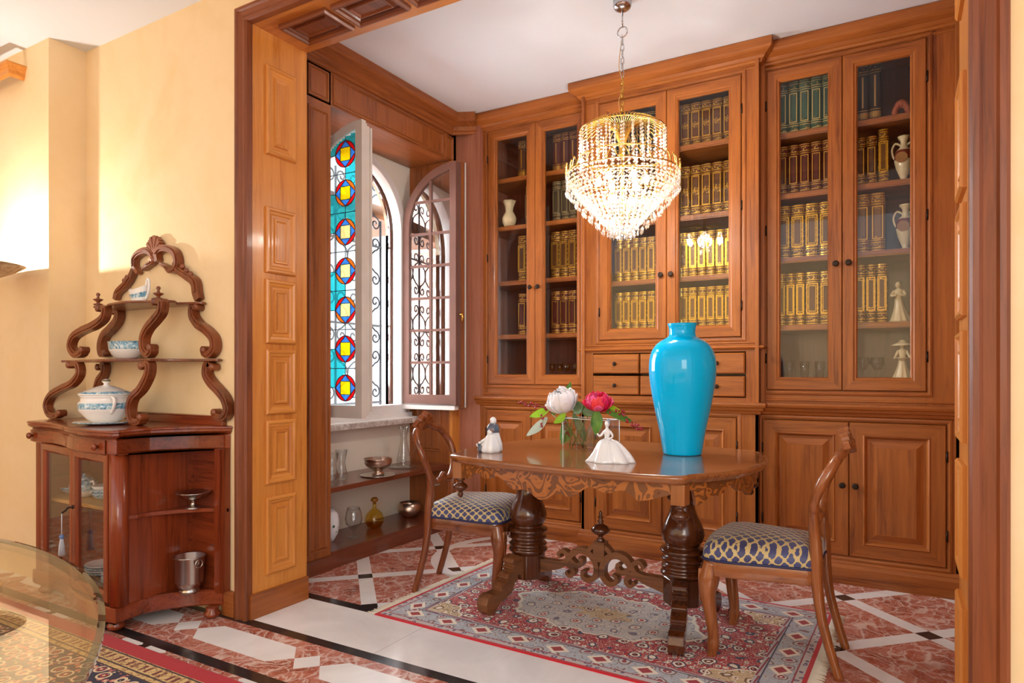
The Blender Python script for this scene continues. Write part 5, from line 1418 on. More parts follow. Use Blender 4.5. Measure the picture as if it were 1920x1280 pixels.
for k in range(6):
    a = PI*k/3; b.tube([(LX, LY, 2.20), (LX+0.275*math.cos(a), LY+0.275*math.sin(a), 2.15)], 0.003, BRASS, 6)
b.build('gilt_frame', ch)
b = MB()                      # pierced gallery of little arches around the rim
for k in range(32):
    a = 2*PI*k/32
    rr = 0.275+0.013*abs(math.sin(4*a))
    for d in (-1, 1):
        pts = [(LX+rr*math.cos(a+d*q*0.098), LY+rr*math.sin(a+d*q*0.098), 2.152+0.045*math.sin(PI*(0.5+q/2))) for q in (0, 0.25, 0.5, 0.75, 1.0)]
        b.tube(pts, 0.0022, BRASS, 5)
    b.ball((LX+rr*math.cos(a), LY+rr*math.sin(a), 2.20), 0.0045, BRASS, 6, 5)
b.build('gallery', ch)
b = MB()                      # straight bead strings of the upper drum
for k in range(32):
    a = 2*PI*k/32
    for j in range(12): octa(b, (LX+R1*math.cos(a), LY+R1*math.sin(a), 2.360-j*0.0172), 0.0082, a+j)
for k in range(14):
    a = 2*PI*k/14+0.1
    for j in range(8): octa(b, (LX+0.13*math.cos(a), LY+0.13*math.sin(a), 2.37-j*0.0172), 0.0078, a)
o = b.build('upper_bead_strings', ch, fixn=False); o['kind'] = 'stuff'
b = MB()                      # outer strings from the rim to the lower ring
tiers = [(0.282, 2.14, 0.280, 2.075, 64), (0.262, 2.11, 0.235, 2.055, 56), (0.235, 2.075, 0.20, 2.015, 48), (0.20, 2.035, 0.165, 1.975, 40), (0.165, 2.0, 0.13, 1.94, 32), (0.13, 1.96, 0.10, 1.905, 25), (0.10, 1.93, 0.072, 1.875, 18), (0.062, 1.915, 0.060, 1.855, 16), (0.035, 1.87, 0.03, 1.855, 8)]
rnd = random.Random(9)
for (ra, za, rb, zb, n) in tiers:
    L_ = math.hypot(ra-rb, za-zb); m_ = max(2, int(L_/0.0165))
    for k in range(n):
        a = 2*PI*k/n+rnd.uniform(-0.01, 0.01)
        for j in range(m_+1):
            t = j/m_; r = ra+(rb-ra)*t**1.4; octa(b, (LX+r*math.cos(a), LY+r*math.sin(a), za+(zb-za)*t), 0.0080, a+j*1.3)
        octa(b, (LX+ra*math.cos(a), LY+ra*math.sin(a), zb-0.016), 0.0075, a, 1.9)
o = b.build('lower_bead_basket', ch, fixn=False); o['kind'] = 'stuff'
BULB = M('lit_bulb'); BULB.base(srgb(255, 236, 200)); BULB.b.inputs['Emission Color'].default_value = (1, 0.9, 0.72, 1); BULB.b.inputs['Emission Strength'].default_value = 12
for k, (r, a, z_) in enumerate(((0.12, 0.3, 2.12), (0.12, 1.35, 2.12), (0.12, 2.4, 2.12), (0.12, 3.45, 2.12), (0.12, 4.5, 2.12), (0.12, 5.55, 2.12), (0.06, 1.0, 2.02), (0.06, 4.1, 2.02))):
    p = (LX+r*math.cos(a), LY+r*math.sin(a), z_)
    b = MB(); b.ball(p, 0.016, BULB.m, 12, 8, (1, 1, 1.3)); b.tube([(p[0], p[1], p[2]+0.018), (p[0], p[1], p[2]+0.05)], 0.009, BRASS, 8); b.build('bulb', ch)
    if k < 6: point('chandelier_bulb', (p[0], p[1], z_-0.03), 4.2, (1.0, 0.95, 0.88), 0.02)
point('chandelier_core', (LX, LY, 2.09), 10, (1.0, 0.93, 0.84), 0.05)

# ================================================================ ETAGERE CABINET
E0 = (-3.35, 1.86, 0)
et = thing('etagere_cabinet', E0, 'mahogany display cabinet with carved scroll tiers against the yellow wall', 'cabinet')
CZ, CX_, CY_ = W_CAB['Z'], W_CAB['X'], W_CAB['Y']
# top outline (counter-clockwise from the right back corner); serpentine front and concave right side
side = smooth_path([(-2.715, 2.046), (-2.76, 2.01), (-2.84, 1.95), (-2.90, 1.875), (-2.945, 1.79), (-2.945, 1.70), (-2.925, 1.635)], 5)
front = smooth_path([(-2.94, 1.612), (-3.02, 1.602), (-3.115, 1.598), (-3.25, 1.61), (-3.385, 1.640), (-3.52, 1.685), (-3.66, 1.712), (-3.77, 1.718), (-3.88, 1.715), (-3.93, 1.722)], 5)
TOPO = [(p.x, p.y) for p in side]+[(p.x, p.y) for p in front]+[(-3.955, 1.80), (-3.975, 2.046)]
TOPO = list(reversed(TOPO))          # clockwise reversed -> counter-clockwise for inset()
def inset_open(poly, d): return [(p.x, p.y) for p in inset(poly, d)]
def band(b, prof, mat, poly=TOPO):
    prev = None
    for (i, z) in prof:
        q = inset(poly, i); L = b.loop([(p.x, min(p.y, 2.046), z) for p in q])
        if prev: b.skin(prev, L, mat, True, False)
        else: b.f(L, mat)
        prev = L
    b.f(prev, mat)
b = MB(); band(b, [(0.022, 0.858), (0.010, 0.866), (0.004, 0.872), (0.004, 0.882), (0.0, 0.886), (0.002, 0.893), (0.010, 0.896)], CX_); b.build('cabinet_top', et)
b = MB(); band(b, [(0.028, 0.785), (0.020, 0.792), (0.020, 0.850), (0.026, 0.860)], CX_); b.build('frieze', et)
b = MB(); band(b, [(0.030, 0.048), (0.024, 0.055), (0.024, 0.115), (0.032, 0.122)], CX_); b.build('plinth', et)
# back, uprights
b = MB(); b.box((-3.93, 2.02, 0.12), (-2.76, 2.046, 0.79), CX_); b.build('back_panel', et)
b = MB(); b.box((-2.775, 1.99, 0.12), (-2.735, 2.046, 0.79), CZ); b.build('rear_stile', et)
b = MB(); b.lathe([(0.038, 0.12), (0.038, 0.79)], CZ, c=(-2.985, 1.668, 0), seg=24); b.build('corner_post', et)
b = MB(); b.box((-3.90, 1.750, 0.12), (-3.845, 1.80, 0.79), CZ); b.build('front_stile', et, bevel=0.004)
b = MB(); b.box((-3.93, 1.79, 0.12), (-3.90, 2.04, 0.79), CY_); b.build('side_panel', et)
# inner partition between glazed part and open shelves
b = MB(); b.box((-3.0, 1.69, 0.12), (-2.975, 2.03, 0.79), CZ); b.build('partition', et)
b = MB(); b.box((-2.975, 1.995, 0.12), (-2.965, 2.02, 0.79), CX_); b.build('bead', et)
# open quarter shelf
sh = [(p.x, p.y) for p in inset([(q.x, q.y) for q in reversed(side)], 0.0)]
def corner_shelf(z0, z1, d):
    pts = [(p.x-d, p.y-d*0.3) if 0 else (p.x-d, min(p.y, 2.03)) for p in side]
    b = MB(); b.prism([(-2.975, 2.03)]+[(x, y) for x, y in pts if y > 1.73]+[(-2.975, 1.70)], z0, z1, CX_); return b
corner_shelf(0.494, 0.510, 0.010).build('open_shelf', et)
# glazed doors: two leaves following the front
def leafdoor(x0, x1, xs):
    def yf_(x):
        for (p, q) in zip(front, front[1:]):
            if q.x <= x <= p.x: return p.y+(q.y-p.y)*(x-p.x)/(q.x-p.x)+0.040
        return 1.76
    p0, p1 = Vector((x0, yf_(x0), 0.13)), Vector((x1, yf_(x1), 0.13))
    u = (p1-p0); L_ = u.length
    fr = Fr(p0, u, (0, 0, 1)); fr.n = fr.u.cross(fr.v)
    if fr.n.y > 0: fr.n = -fr.n
    b = MB(); b.rect(fr, 0, 0, L_, 0.655, [(0, -0.02), (0, 0.004), (0.004, 0.008), (0.032, 0.008), (0.038, 0.002), (0.044, -0.004), (0.044, -0.016)], CZ, CX_, cap=False)
    d = b.build('glazed_door', et)
    g = MB(); g.box((0.040, 0.040, -0.010), (L_-0.040, 0.615, -0.006), G_CAB, fr); g.build('glass_pane', d)
    return fr, d, L_
f1, d1, L1 = leafdoor(-3.385, -3.020, None)
f2, d2, L2 = leafdoor(-3.84, -3.389, None)
b = MB(); kp = f1(0.02, 0.385, 0.012); 
b.lathe([(0.010, 0), (0.010, 0.003), (0.004, 0.004), (0.004, 0.02)], BLACK_IRON, axis=Fr(kp, f1.u, f1.v, f1.n), seg=14)
b.tube([kp+f1.n*0.02, kp+f1.n*0.03+Vector((0, 0, -0.012)), kp+f1.n*0.04+Vector((-0.01, 0, -0.022))], 0.004, BLACK_IRON, 8)
b.build('key', d1)
TAS = plain('tassel_silk', srgb(214, 214, 220), 0.6)
tp = kp+f1.n*0.04+Vector((-0.012, 0, -0.026))
ts = thing('key_tassel', tp, 'white silk tassel hanging on a cord from the cabinet door key', 'tassel')
b = MB(); b.tube([tp, tp+Vector((0, 0, -0.10))], 0.002, TAS, 6); b.build('cord', ts)
b = MB(); b.ball(tp+Vector((0, 0, -0.108)), 0.011, plain('blue_silk', srgb(120, 144, 196), 0.6, var=0.4), 14, 8); b.build('tassel_head', ts)
b = MB()
for k in range(30):
    a = 2*PI*k/30; r = 0.008 if k % 2 else 0.005
    b.tube([tp+Vector((r*0.6*math.cos(a), r*0.6*math.sin(a), -0.112)), tp+Vector((r*1.3*math.cos(a), r*1.3*math.sin(a), -0.15)), tp+Vector((r*1.7*math.cos(a), r*1.7*math.sin(a), -0.195))], 0.0013, TAS, 4)
o = b.build('fringe', ts); o['kind'] = 'stuff'
# drawer front along the bow
b = MB(); dp = [(p.x, p.y-0.006) for p in inset(TOPO, 0.020) if p.y < 1.76 and p.x < -3.0]
dp = sorted(set((round(x, 4), round(y, 4)) for x, y in dp))
rows = [[b.v((x, y, z)) for x, y in dp] for z in (0.792, 0.796, 0.846, 0.850)]
for A, B_ in zip(rows, rows[1:]): b.skin(A, B_, CX_, False, False)
rows2 = [[b.v((x, y+0.012, z)) for x, y in dp] for z in (0.792, 0.850)]
b.skin(rows[0], rows2[0], CX_, False); b.skin(rows[-1], rows2[1], CX_, False)
dr = b.build('drawer_front', et)
for px in (57, 177):
    p = atY(px, 826, 1.60) if px > 100 else atY(px, 819, 1.72)
    near = min(dp, key=lambda q: abs(q[0]-p.x))
    b = MB(); b.lathe([(0.007, 0), (0.007, 0.008), (0.015, 0.012), (0.017, 0.018), (0.013, 0.024), (0.005, 0.022), (0.004, 0.028), (0, 0.029)], CZ, axis=Fr((p.x, near[1], 0.821), (1, 0, 0), (0, 0, 1), (0, -1, 0)), seg=20); b.build('knob', dr)
for (x, y) in ((-3.03, 1.68), (-3.85, 1.78), (-2.79, 1.99), (-3.88, 2.0)):
    b = MB(); b.lathe([(0.022, 0.0), (0.036, 0.012), (0.038, 0.024), (0.026, 0.036), (0.030, 0.050)], CZ, c=(x, y, 0), seg=20); b.build('bun_foot', et)
b = MB(); b.box((-3.90, 1.80, 0.475), (-3.01, 2.015, 0.492), plain('pine_shelf', srgb(206, 150, 80), 0.5, var=0.1)); b.build('inner_shelf', et)
b = MB(); b.box((-3.92, 1.76, 0.115), (-3.0, 2.02, 0.125), CX_); b.build('cabinet_floor', et)
# gallery rail at the back of the top
b = MB(); b.box((-3.93, 2.022, 0.895), (-2.76, 2.046, 0.935), CX_); b.box((-3.94, 2.018, 0.935), (-2.75, 2.046, 0.942), CX_); b.build('back_rail', et, bevel=0.003)
# tier shelves
EZ, EX, EY = W_ETA['Z'], W_ETA['X'], W_ETA['Y']
ZM, ZT2 = 1.212, 1.488
def tier(pts, z, name):
    b = MB(); b.prism(pts, z-0.012, z, EX); return b.build(name, et, bevel=0.004)
LFm, RFm = atY(125, 672, 1.86), atY(282, 671, 1.84)
LFt, RFt = atY(186, 562, 1.88), atY(298, 556, 1.87)
RBm, RBt = atY(409, 671, 2.03), atY(379, 562, 2.03)
LBm, LBt = atY(197, 672, 2.03), atY(226, 562, 2.03)
def tier_outline(LF, RF, RB, LB):
    P = smooth_path([(LF.x-0.02, LF.y-0.02), (LF.x+0.06, LF.y-0.005), (0.5*(LF.x+RF.x)-0.08, LF.y-0.05), (0.5*(LF.x+RF.x)+0.10, RF.y-0.065), (RF.x-0.05, RF.y-0.02), (RF.x+0.03, RF.y-0.022)], 5)
    Q_ = smooth_path([(RF.x+0.03, RF.y-0.022), (RF.x+0.05, RF.y+0.05), (RB.x-0.10, RB.y-0.06), (RB.x+0.01, RB.y-0.02), (RB.x+0.012, 2.045)], 4)[1:]
    return [(p.x, p.y) for p in P+Q_]+[(min(LB.x, LF.x)-0.012, 2.045)]
tier(tier_outline(LFm, RFm, RBm, LBm), ZM, 'middle_tier')
tier(tier_outline(LFt, RFt, RBt, LBt), ZT2, 'upper_tier')
# S-scroll supports.  outline given in picture points on a vertical plane Y = const
def scroll_support(pts, wid, y, h=0.017):
    b = MB(); fr = Fr((0, y, 0), (1, 0, 0), (0, 0, 1), (0, -1, 0))
    P = [atY(px, py, y) for px, py in pts]
    ribbon(b, [(p.x, p.z) for p in P], wid, EZ, fr, h)
    ribbon(b, [(p.x, p.z) for p in P[1:-1]], [w_*0.42 for w_ in wid], EZ, fr, h+0.005)
    for q in (0, -1):
        c = P[q]; b.lathe([(0.0, -h-0.004), (0.0185, -h-0.003), (0.0185, h+0.003), (0.010, h+0.008), (0, h+0.009)], EZ, axis=Fr((c.x, y, c.z), (1, 0, 0), (0, 0, 1), (0, -1, 0)), seg=16)
    return b.build('scroll_support', et, bevel=0.003)
WD = [0.022, 0.030, 0.036, 0.038, 0.036, 0.036, 0.038, 0.036, 0.030, 0.022]
# lower storey: left front, right front, right back, left back
scroll_support([(134, 684), (148, 682), (151, 700), (138, 718), (118, 728), (99, 740), (90, 758), (95, 775), (108, 779), (116, 774)], WD, 1.86)
scroll_support([(270, 686), (282, 682), (281, 700), (272, 720), (264, 732), (251, 746), (246, 768), (251, 788), (264, 790), (268, 782)], WD, 1.84)
scroll_support([(402, 688), (392, 682), (389, 700), (398, 717), (412, 732), (424, 748), (429, 768), (422, 782), (410, 780), (406, 773)], WD, 2.025)
scroll_support([(188, 688), (198, 684), (196, 700), (188, 712), (184, 724), (180, 744), (184, 760), (192, 764)], WD[:8], 2.025)
# upper storey
scroll_support([(189, 578), (200, 578), (196, 596), (178, 610), (156, 620), (140, 632), (135, 650), (144, 664), (156, 662), (158, 656)], WD, 1.86)
scroll_support([(294, 566), (306, 566), (304, 584), (292, 600), (280, 614), (272, 632), (272, 652), (280, 664), (287, 658), (286, 652)], WD, 1.86)
scroll_support([(372, 576), (364, 576), (364, 592), (374, 608), (388, 618), (402, 634), (404, 652), (396, 664), (387, 662), (386, 656)], WD, 2.025)
scroll_support([(216, 584), (224, 584), (222, 600), (210, 616), (198, 628), (192, 646), (194, 662), (202, 662)], WD[:8], 2.025)
# crest: two arching scrolls and a shell
def crest(pts, wid, h=0.014): 
    b = MB(); fr = Fr((0, 2.028, 0), (1, 0, 0), (0, 0, 1), (0, -1, 0)); P = [atY(px, py, 2.028) for px, py in pts]
    ribbon(b, [(p.x, p.z) for p in P], wid, EZ, fr, h); ribbon(b, [(p.x, p.z) for p in P[1:-1]], [w_*0.4 for w_ in wid], EZ, fr, h+0.005)
    return b
def crest_part(name, pts, wid): crest(pts, wid).build(name, et, bevel=0.003)
crest_part('crest_arm', [(218, 562), (222, 548), (236, 534), (246, 520), (252, 505)], [0.030, 0.034, 0.036, 0.034, 0.026])
crest_part('crest_arm', [(374, 562), (370, 548), (366, 528), (350, 516), (336, 506), (331, 496), (338, 490)], [0.034, 0.044, 0.044, 0.036, 0.034, 0.030, 0.016])
crest_part('crest_scroll', [(262, 512), (254, 500), (254, 485), (264, 474), (278, 470), (288, 478), (288, 490), (280, 497), (270, 506)], [0.020, 0.026, 0.030, 0.032, 0.034, 0.030, 0.026, 0.022, 0.014])
crest_part('crest_scroll', [(298, 490), (296, 476), (304, 467), (317, 466), (330, 474), (335, 490), (332, 504), (322, 508), (314, 500), (304, 494)], [0.024, 0.028, 0.032, 0.034, 0.036, 0.034, 0.030, 0.026, 0.020, 0.014])
b = MB(); fr = Fr((0, 2.028, 0), (1, 0, 0), (0, 0, 1), (0, -1, 0))
for (px, py) in ((345, 500), (352, 508), (360, 514), (241, 520), (236, 526)):
    c = atY(px, py, 2.028); b.ball((c.x, c.y-0.008, c.z), 0.014, EZ, 10, 8, (1.3, 0.7, 1))
b.build('leaf_carving', et)
b = MB(); c0 = atY(291, 474, 2.028)
for k in range(9):
    a = math.radians(-62+15.5*k); ln = 0.088-0.016*abs(k-4)/4
    tip = (c0.x+math.sin(a)*ln, c0.z+math.cos(a)*ln)
    ribbon(b, [(c0.x+math.sin(a)*0.01, c0.z), (0.5*(c0.x+tip[0]), 0.5*(c0.z+tip[1])), tip], [0.007, 0.015, 0.019], EZ, fr, 0.010+0.003*(k % 2))
b.ball((c0.x, c0.y-0.012, c0.z-0.035), 0.018, EZ, 12, 8, (0.9, 0.7, 1.3))
b.build('shell', et, bevel=0.002)
for (px, py, y) in ((184, 568, 1.86), (297, 560, 1.86)):
    c = atY(px, py, y); z0 = ZT2
    b = MB(); b.lathe([(0.020, 0), (0.022, 0.006), (0.008, 0.010), (0.008, 0.016), (0.022, 0.026), (0.023, 0.030), (0.008, 0.034), (0.005, 0.044), (0.010, 0.052), (0.008, 0.060), (0, 0.064)], EZ, c=(c.x, y, z0), seg=18); b.build('urn_finial', et)

# ---- china on the etagere
def china():
    m = M('blue_banded_china'); m.set(0.15, coat=0.4)
    x, y, z = m.xyz(); n = m.noise(60, None, 4, 0.6, 1.0)
    band_ = m.ramp(n, [(0.35, srgb(70, 120, 150)), (0.5, srgb(130, 176, 196)), (0.62, srgb(214, 222, 220))])
    m.base(band_); return m.m
CHB = china(); GRB = plain('black_gold_rim', srgb(110, 100, 70), 0.3)
def at_px(px, py, y=None, z=None): return atZ(px, py, z) if z is not None else atY(px, py, y)
# tureen
tx, ty = atY(199, 780, 1.80).x, 1.80
b = MB(); b.lathe([(0.06, 0), (0.135, 0.010), (0.142, 0.014), (0.135, 0.015), (0.05, 0.006), (0, 0.006)], PORC, c=(tx, ty, 0.8965), seg=40, mats=[PORC, CHB, CHB, PORC, PORC]); tag(b.build('oval_plate', loc=(tx, ty, 0.8965)), 'white oval stand plate beneath the covered tureen', 'plate')
t = thing('soup_tureen', (tx, ty, 0.904), 'covered white soup tureen with a turquoise scroll band on the cabinet top', 'tureen')
b = MB(); b.lathe([(0.050, 0), (0.062, 0.004), (0.085, 0.025), (0.112, 0.055), (0.118, 0.070), (0.118, 0.098), (0.108, 0.106), (0.106, 0.125), (0.116, 0.135)], PORC, c=(tx, ty, 0.904), seg=44, mats=[PORC, PORC, PORC, PORC, CHB, PORC, PORC, PORC]); b.build('bowl', t)
b = MB(); b.lathe([(0.117, 0.135), (0.118, 0.142), (0.098, 0.152), (0.06, 0.168), (0.03, 0.178), (0.012, 0.182), (0.010, 0.190), (0.020, 0.200), (0.017, 0.208), (0, 0.212)], PORC, c=(tx, ty, 0.904), seg=44, mats=[PORC, CHB, PORC, PORC, PORC, PORC, PORC, GRB, PORC]); b.build('lid', t)
for s in (-1, 1):
    b = MB(); b.tube(smooth_path([(tx+s*0.105, ty-0.03, 1.03), (tx+s*0.135, ty-0.035, 1.02), (tx+s*0.13, ty-0.035, 0.985), (tx+s*0.098, ty-0.03, 0.955)], 4), 0.008, PORC, 8); b.build('handle', t)
# open bowl on the middle tier
bx, by = atY(237, 660, 1.95).x, 1.95
b = MB(); b.lathe([(0.055, 0), (0.085, 0.012), (0.112, 0.045), (0.116, 0.052), (0.124, 0.092), (0.121, 0.092), (0.08, 0.02), (0, 0.012)], PORC, c=(bx, by, ZM+0.001), seg=40, mats=[PORC, PORC, PORC, CHB, PORC, PORC, PORC], sy=0.55); tag(b.build('vegetable_dish', loc=(bx, by, ZM)), 'open white serving dish with a turquoise band on the middle tier', 'dish')
# sauce boat and its saucer
sx, sy = atY(262, 552, 1.95).x, 1.95
b = MB(); b.lathe([(0.04, 0), (0.085, 0.012), (0.088, 0.015), (0.04, 0.008), (0, 0.008)], PORC, c=(sx, sy, ZT2+0.001), seg=32, sy=0.6); tag(b.build('saucer', loc=(sx, sy, ZT2)), 'white oval saucer under the sauce boat on the top tier', 'plate')
t = thing('sauce_boat', (sx, sy, ZT2+0.012), 'white sauce boat with a blue band and high loop handle on the top tier', 'sauce boat')
b = MB(); rows = []
for (r, z_) in ((0.036, 0.012), (0.042, 0.016), (0.05, 0.03), (0.056, 0.05), (0.060, 0.072)):
    rows.append([b.v((sx+r*1.15*math.cos(a)-0.006, sy+r*0.62*math.sin(a), ZT2+z_+(0.022*max(0, math.cos(a))**2+0.012*max(0, -math.cos(a))**4)*(z_-0.012)/0.06)) for a in [2*PI*k/36 for k in range(36)]])
for k, (A, B_) in enumerate(zip(rows, rows[1:])): b.skin(A, B_, [PORC, PORC, CHB, PORC][k], True, True)
b.f(list(reversed(rows[0])), PORC); b.build('body', t)
b = MB(); b.tube(smooth_path([(sx+0.055, sy, ZT2+0.088), (sx+0.066, sy, ZT2+0.122), (sx+0.080, sy, ZT2+0.112), (sx+0.076, sy, ZT2+0.06), (sx+0.052, sy, ZT2+0.028)], 5), 0.007, PORC, 8); b.build('handle', t)
# teapot and bowls behind glass
px_, py_ = atY(158, 965, 1.90).x, 1.90
t = thing('teapot', (px_, py_, 0.4925), 'white and blue china teapot behind the cabinet glass', 'teapot')
b = MB(); b.lathe([(0.035, 0), (0.055, 0.012), (0.066, 0.035), (0.070, 0.058), (0.064, 0.082), (0.045, 0.092)], PORC, c=(px_, py_, 0.4925), seg=36, mats=[PORC, PORC, CHB, CHB, CHB]); b.build('body', t)
b = MB(); b.lathe([(0.046, 0.092), (0.038, 0.100), (0.018, 0.106), (0.006, 0.108), (0.010, 0.118), (0, 0.124)], CHB, c=(px_, py_, 0.4925), seg=28); b.build('lid', t)
b = MB(); b.tube(smooth_path([(px_+0.058, py_, 0.572), (px_+0.088, py_, 0.580), (px_+0.094, py_, 0.548), (px_+0.060, py_, 0.515)], 5), 0.006, PORC, 8); b.build('handle', t)
b = MB(); b.tube(smooth_path([(px_-0.060, py_, 0.53), (px_-0.088, py_, 0.555), (px_-0.104, py_, 0.585)], 5), [0.013]*5+[0.010]*5+[0.007], PORC, 8); b.build('spout', t)
for k, (dx, n) in enumerate(((0.155, 3), (-0.20, 1))):
    for j in range(n):
        b = MB(); b.lathe([(0.030, 0), (0.045, 0.012), (0.062, 0.036), (0.060, 0.036), (0.03, 0.010), (0, 0.008)], CHB if j < 2 else PORC, c=(px_+dx, 1.92, 0.4925+j*0.018), seg=28)
        tag(b.build('china_bowl', loc=(px_+dx, 1.92, 0.4925+j*0.018)), ['blue patterned bowl beside the teapot, bottom of its stack', 'blue patterned bowl beside the teapot, middle of its stack', 'white bowl on top of the stack beside the teapot'][j] if dx > 0 else 'small bowl behind the narrow left pane of the cabinet', 'bowl')
for k, (x, y, r, n) in enumerate(((-3.50, 1.88, 0.085, 4), (-3.28, 1.86, 0.10, 5), (-3.12, 1.88, 0.07, 3))):
    for j in range(n):
        b = MB(); b.lathe([(r*0.5, 0), (r*0.9, 0.012), (r, 0.02), (r*0.97, 0.02), (r*0.5, 0.006), (0, 0.006)], PORC if j % 2 else CHB, c=(x, y, 0.126+j*0.012), seg=30)
        tag(b.build('stacked_plate', loc=(x, y, 0.126+j*0.012)), ['deep plate in the left stack at the bottom of the glazed cabinet', 'wide plate in the middle stack at the bottom of the glazed cabinet', 'small plate in the right stack at the bottom of the glazed cabinet'][k], 'plate', 'plates stacked low in the cabinet, stack '+['left', 'middle', 'right'][k])
# silver compote and ice bucket on the open shelves
qx, qy = -2.868, 1.955
dz = 0.511
b = MB(); b.lathe([(0.030, 0), (0.031, 0.004), (0.018, 0.010), (0.009, 0.020), (0.009, 0.034), (0.020, 0.042), (0.052, 0.055), (0.066, 0.074), (0.070, 0.078), (0.064, 0.076), (0.045, 0.058), (0, 0.046)], SILVER, c=(0, 0, 0), seg=36, axis=Fr((qx, qy-0.01, dz), (1, 0, 0), (0, 1, 0), (0, 0, 1)), sx=1.15, sy=1.15); tag(b.build('footed_dish', loc=(qx, qy-0.01, dz)), 'small footed silver dish on the open shelf of the cabinet', 'dish')
bx_, by_ = -2.880, 1.935
t = thing('ice_bucket', (bx_, by_, 0.123), 'silver ice bucket with ring handles low on the open cabinet shelf', 'bucket')
b = MB(); b.lathe([(0.046, 0), (0.047, 0.010), (0.038, 0.017), (0.052, 0.027), (0.062, 0.05), (0.066, 0.158), (0.071, 0.164), (0.071, 0.169), (0.065, 0.166), (0.059, 0.05), (0, 0.04)], SILVER, c=(bx_, by_, 0.123), seg=36); b.build('body', t)
for s in (-1, 1):
    b = MB(); b.tube([(bx_+s*0.060, by_-0.0, 0.232+0.0) if 0 else (bx_+s*(0.072), by_+0.018*math.cos(a), 0.262+0.018*math.sin(a)) for a in [2*PI*k/16 for k in range(16)]], 0.003, SILVER, 6, True); b.build('ring_handle', t)

# ================================================================ UPLIGHTER, PELMET, GLASS TABLE
ux, uy, ur, uz = -4.20, 1.585, 0.235, 1.715
t = thing('floor_lamp', (ux, uy, 0), 'uplighter floor lamp with a shallow alabaster bowl at the left edge', 'lamp')
ALA = M('alabaster'); ALA.set(0.4); ALA.base(ALA.ramp(ALA.noise(9, None, 6, 0.6, 1.6), [(0.35, srgb(150, 116, 84)), (0.6, srgb(214, 188, 150))]))
b = MB(); b.lathe([(0.03, -0.085), (0.10, -0.070), (0.18, -0.035), (ur, 0.0), (ur-0.008, 0.002), (0.17, -0.026), (0.09, -0.058), (0, -0.07)], ALA.m, c=(ux, uy, uz), seg=48); b.build('bowl', t)
b = MB(); b.tube([(ux, uy, 0.02), (ux, uy, uz-0.08)], 0.013, BRASS, 14); b.build('pole', t)
b = MB(); b.lathe([(0.13, 0.012), (0.13, 0.026), (0.05, 0.034), (0.02, 0.06)], BRASS, c=(ux, uy, 0), seg=36); b.build('base', t)
b = MB(); b.ball((ux, uy, uz-0.02), 0.022, BULB.m, 12, 8); b.build('bulb', t)
point('uplighter_bulb', (ux, uy, uz-0.005), 80, (1.0, 0.95, 0.88), 0.02)
b = MB(); c0 = atY(19, 128, 1.79)
b.sweep([(-5.4, 1.858), (-5.4, 1.79), (c0.x, 1.79), (c0.x, 1.858)], [(0, c0.z-0.045), (0.012, c0.z-0.030), (0.014, c0.z-0.01), (0.03, c0.z+0.02), (0.03, c0.z+0.03), (0, c0.z+0.03)], W_JAMB['X'])
tag(b.build('curtain_pelmet', loc=(c0.x, 1.80, c0.z)), 'honey wood curtain pelmet at the upper left edge', 'pelmet')
# round glass table
gc = Vector((-1.732, -0.563, 0)); GR_ = 1.318; gz = 0.76
t = thing('glass_table', gc, 'large round glass table on the navy rug at the lower left corner', 'table')
b = MB(); b.lathe([(0.0, -0.012), (GR_-0.004, -0.012), (GR_, -0.010), (GR_, -0.003), (GR_-0.010, 0.0), (0, 0.0)], G_TAB, c=(gc.x, gc.y, gz), seg=256, smooth=False, mats=[G_TAB, G_EDGE, G_EDGE, G_EDGE, G_TAB]); b.build('glass_top', t)
b = MB(); b.lathe([(0.30, 0.013), (0.30, 0.05), (0.16, 0.09), (0.12, 0.2), (0.15, 0.35), (0.12, 0.5), (0.18, 0.68), (0.30, 0.745)], W_STR['Z'], c=(gc.x, gc.y, 0.0), seg=40); b.build('pedestal', t)

# ================================================================ THINGS ON THE NICHE SHELVES
Z1, Z2 = 0.1005, 0.4745
def vessel(name, px, py, z, prof, mat, label, cat, seg=32, **k):
    p = atZ(px, py, z); b = MB(); b.lathe(prof, mat, c=(p.x, p.y, z), seg=seg, **k)
    return tag(b.build(name, loc=(p.x, p.y, z)), label, cat), p
# floral vase, mostly behind the jamb
FV = M('floral_porcelain'); FV.set(0.2, coat=0.4)
q = FV.vor(30); nn = FV.noise(10, None, 2); dd = S(FV.nt, q.outputs['Distance'])
cc = FV.n('ShaderNodeSeparateColor'); FV.l(q.outputs['Color'], cc.inputs[0]); rr_ = S(FV.nt, cc.outputs[0])
FV.base(FV.mix(dd.lt(0.35)*nn.gt(0.52), srgb(238, 238, 240), FV.mix(rr_.gt(0.5), srgb(200, 90, 120), srgb(80, 110, 90))))
vessel('porcelain_vase', 618, 1014, Z1, [(0.025, 0), (0.03, 0.008), (0.052, 0.05), (0.060, 0.11), (0.052, 0.17), (0.025, 0.20), (0.02, 0.205)], FV.m, 'white porcelain vase with painted pink flowers low beside the niche post', 'vase')
vessel('brandy_glass', 663, 1007, Z1, [(0.038, 0), (0.036, 0.004), (0.008, 0.010), (0.007, 0.045), (0.02, 0.055), (0.048, 0.085), (0.055, 0.12), (0.048, 0.16), (0.038, 0.19), (0.037, 0.19), (0.047, 0.158), (0.053, 0.12), (0.046, 0.087), (0.0, 0.060)], G_THIN, 'large clear balloon glass on the floor level shelf', 'glass', 36)
o, p = vessel('decanter', 702, 989, Z1, [(0.030, 0), (0.046, 0.008), (0.062, 0.04), (0.064, 0.06), (0.052, 0.095), (0.030, 0.118), (0.014, 0.130), (0.012, 0.160), (0.016, 0.166)], G_AMB, 'round amber glass decanter with stopper on the floor level shelf', 'decanter', 36)
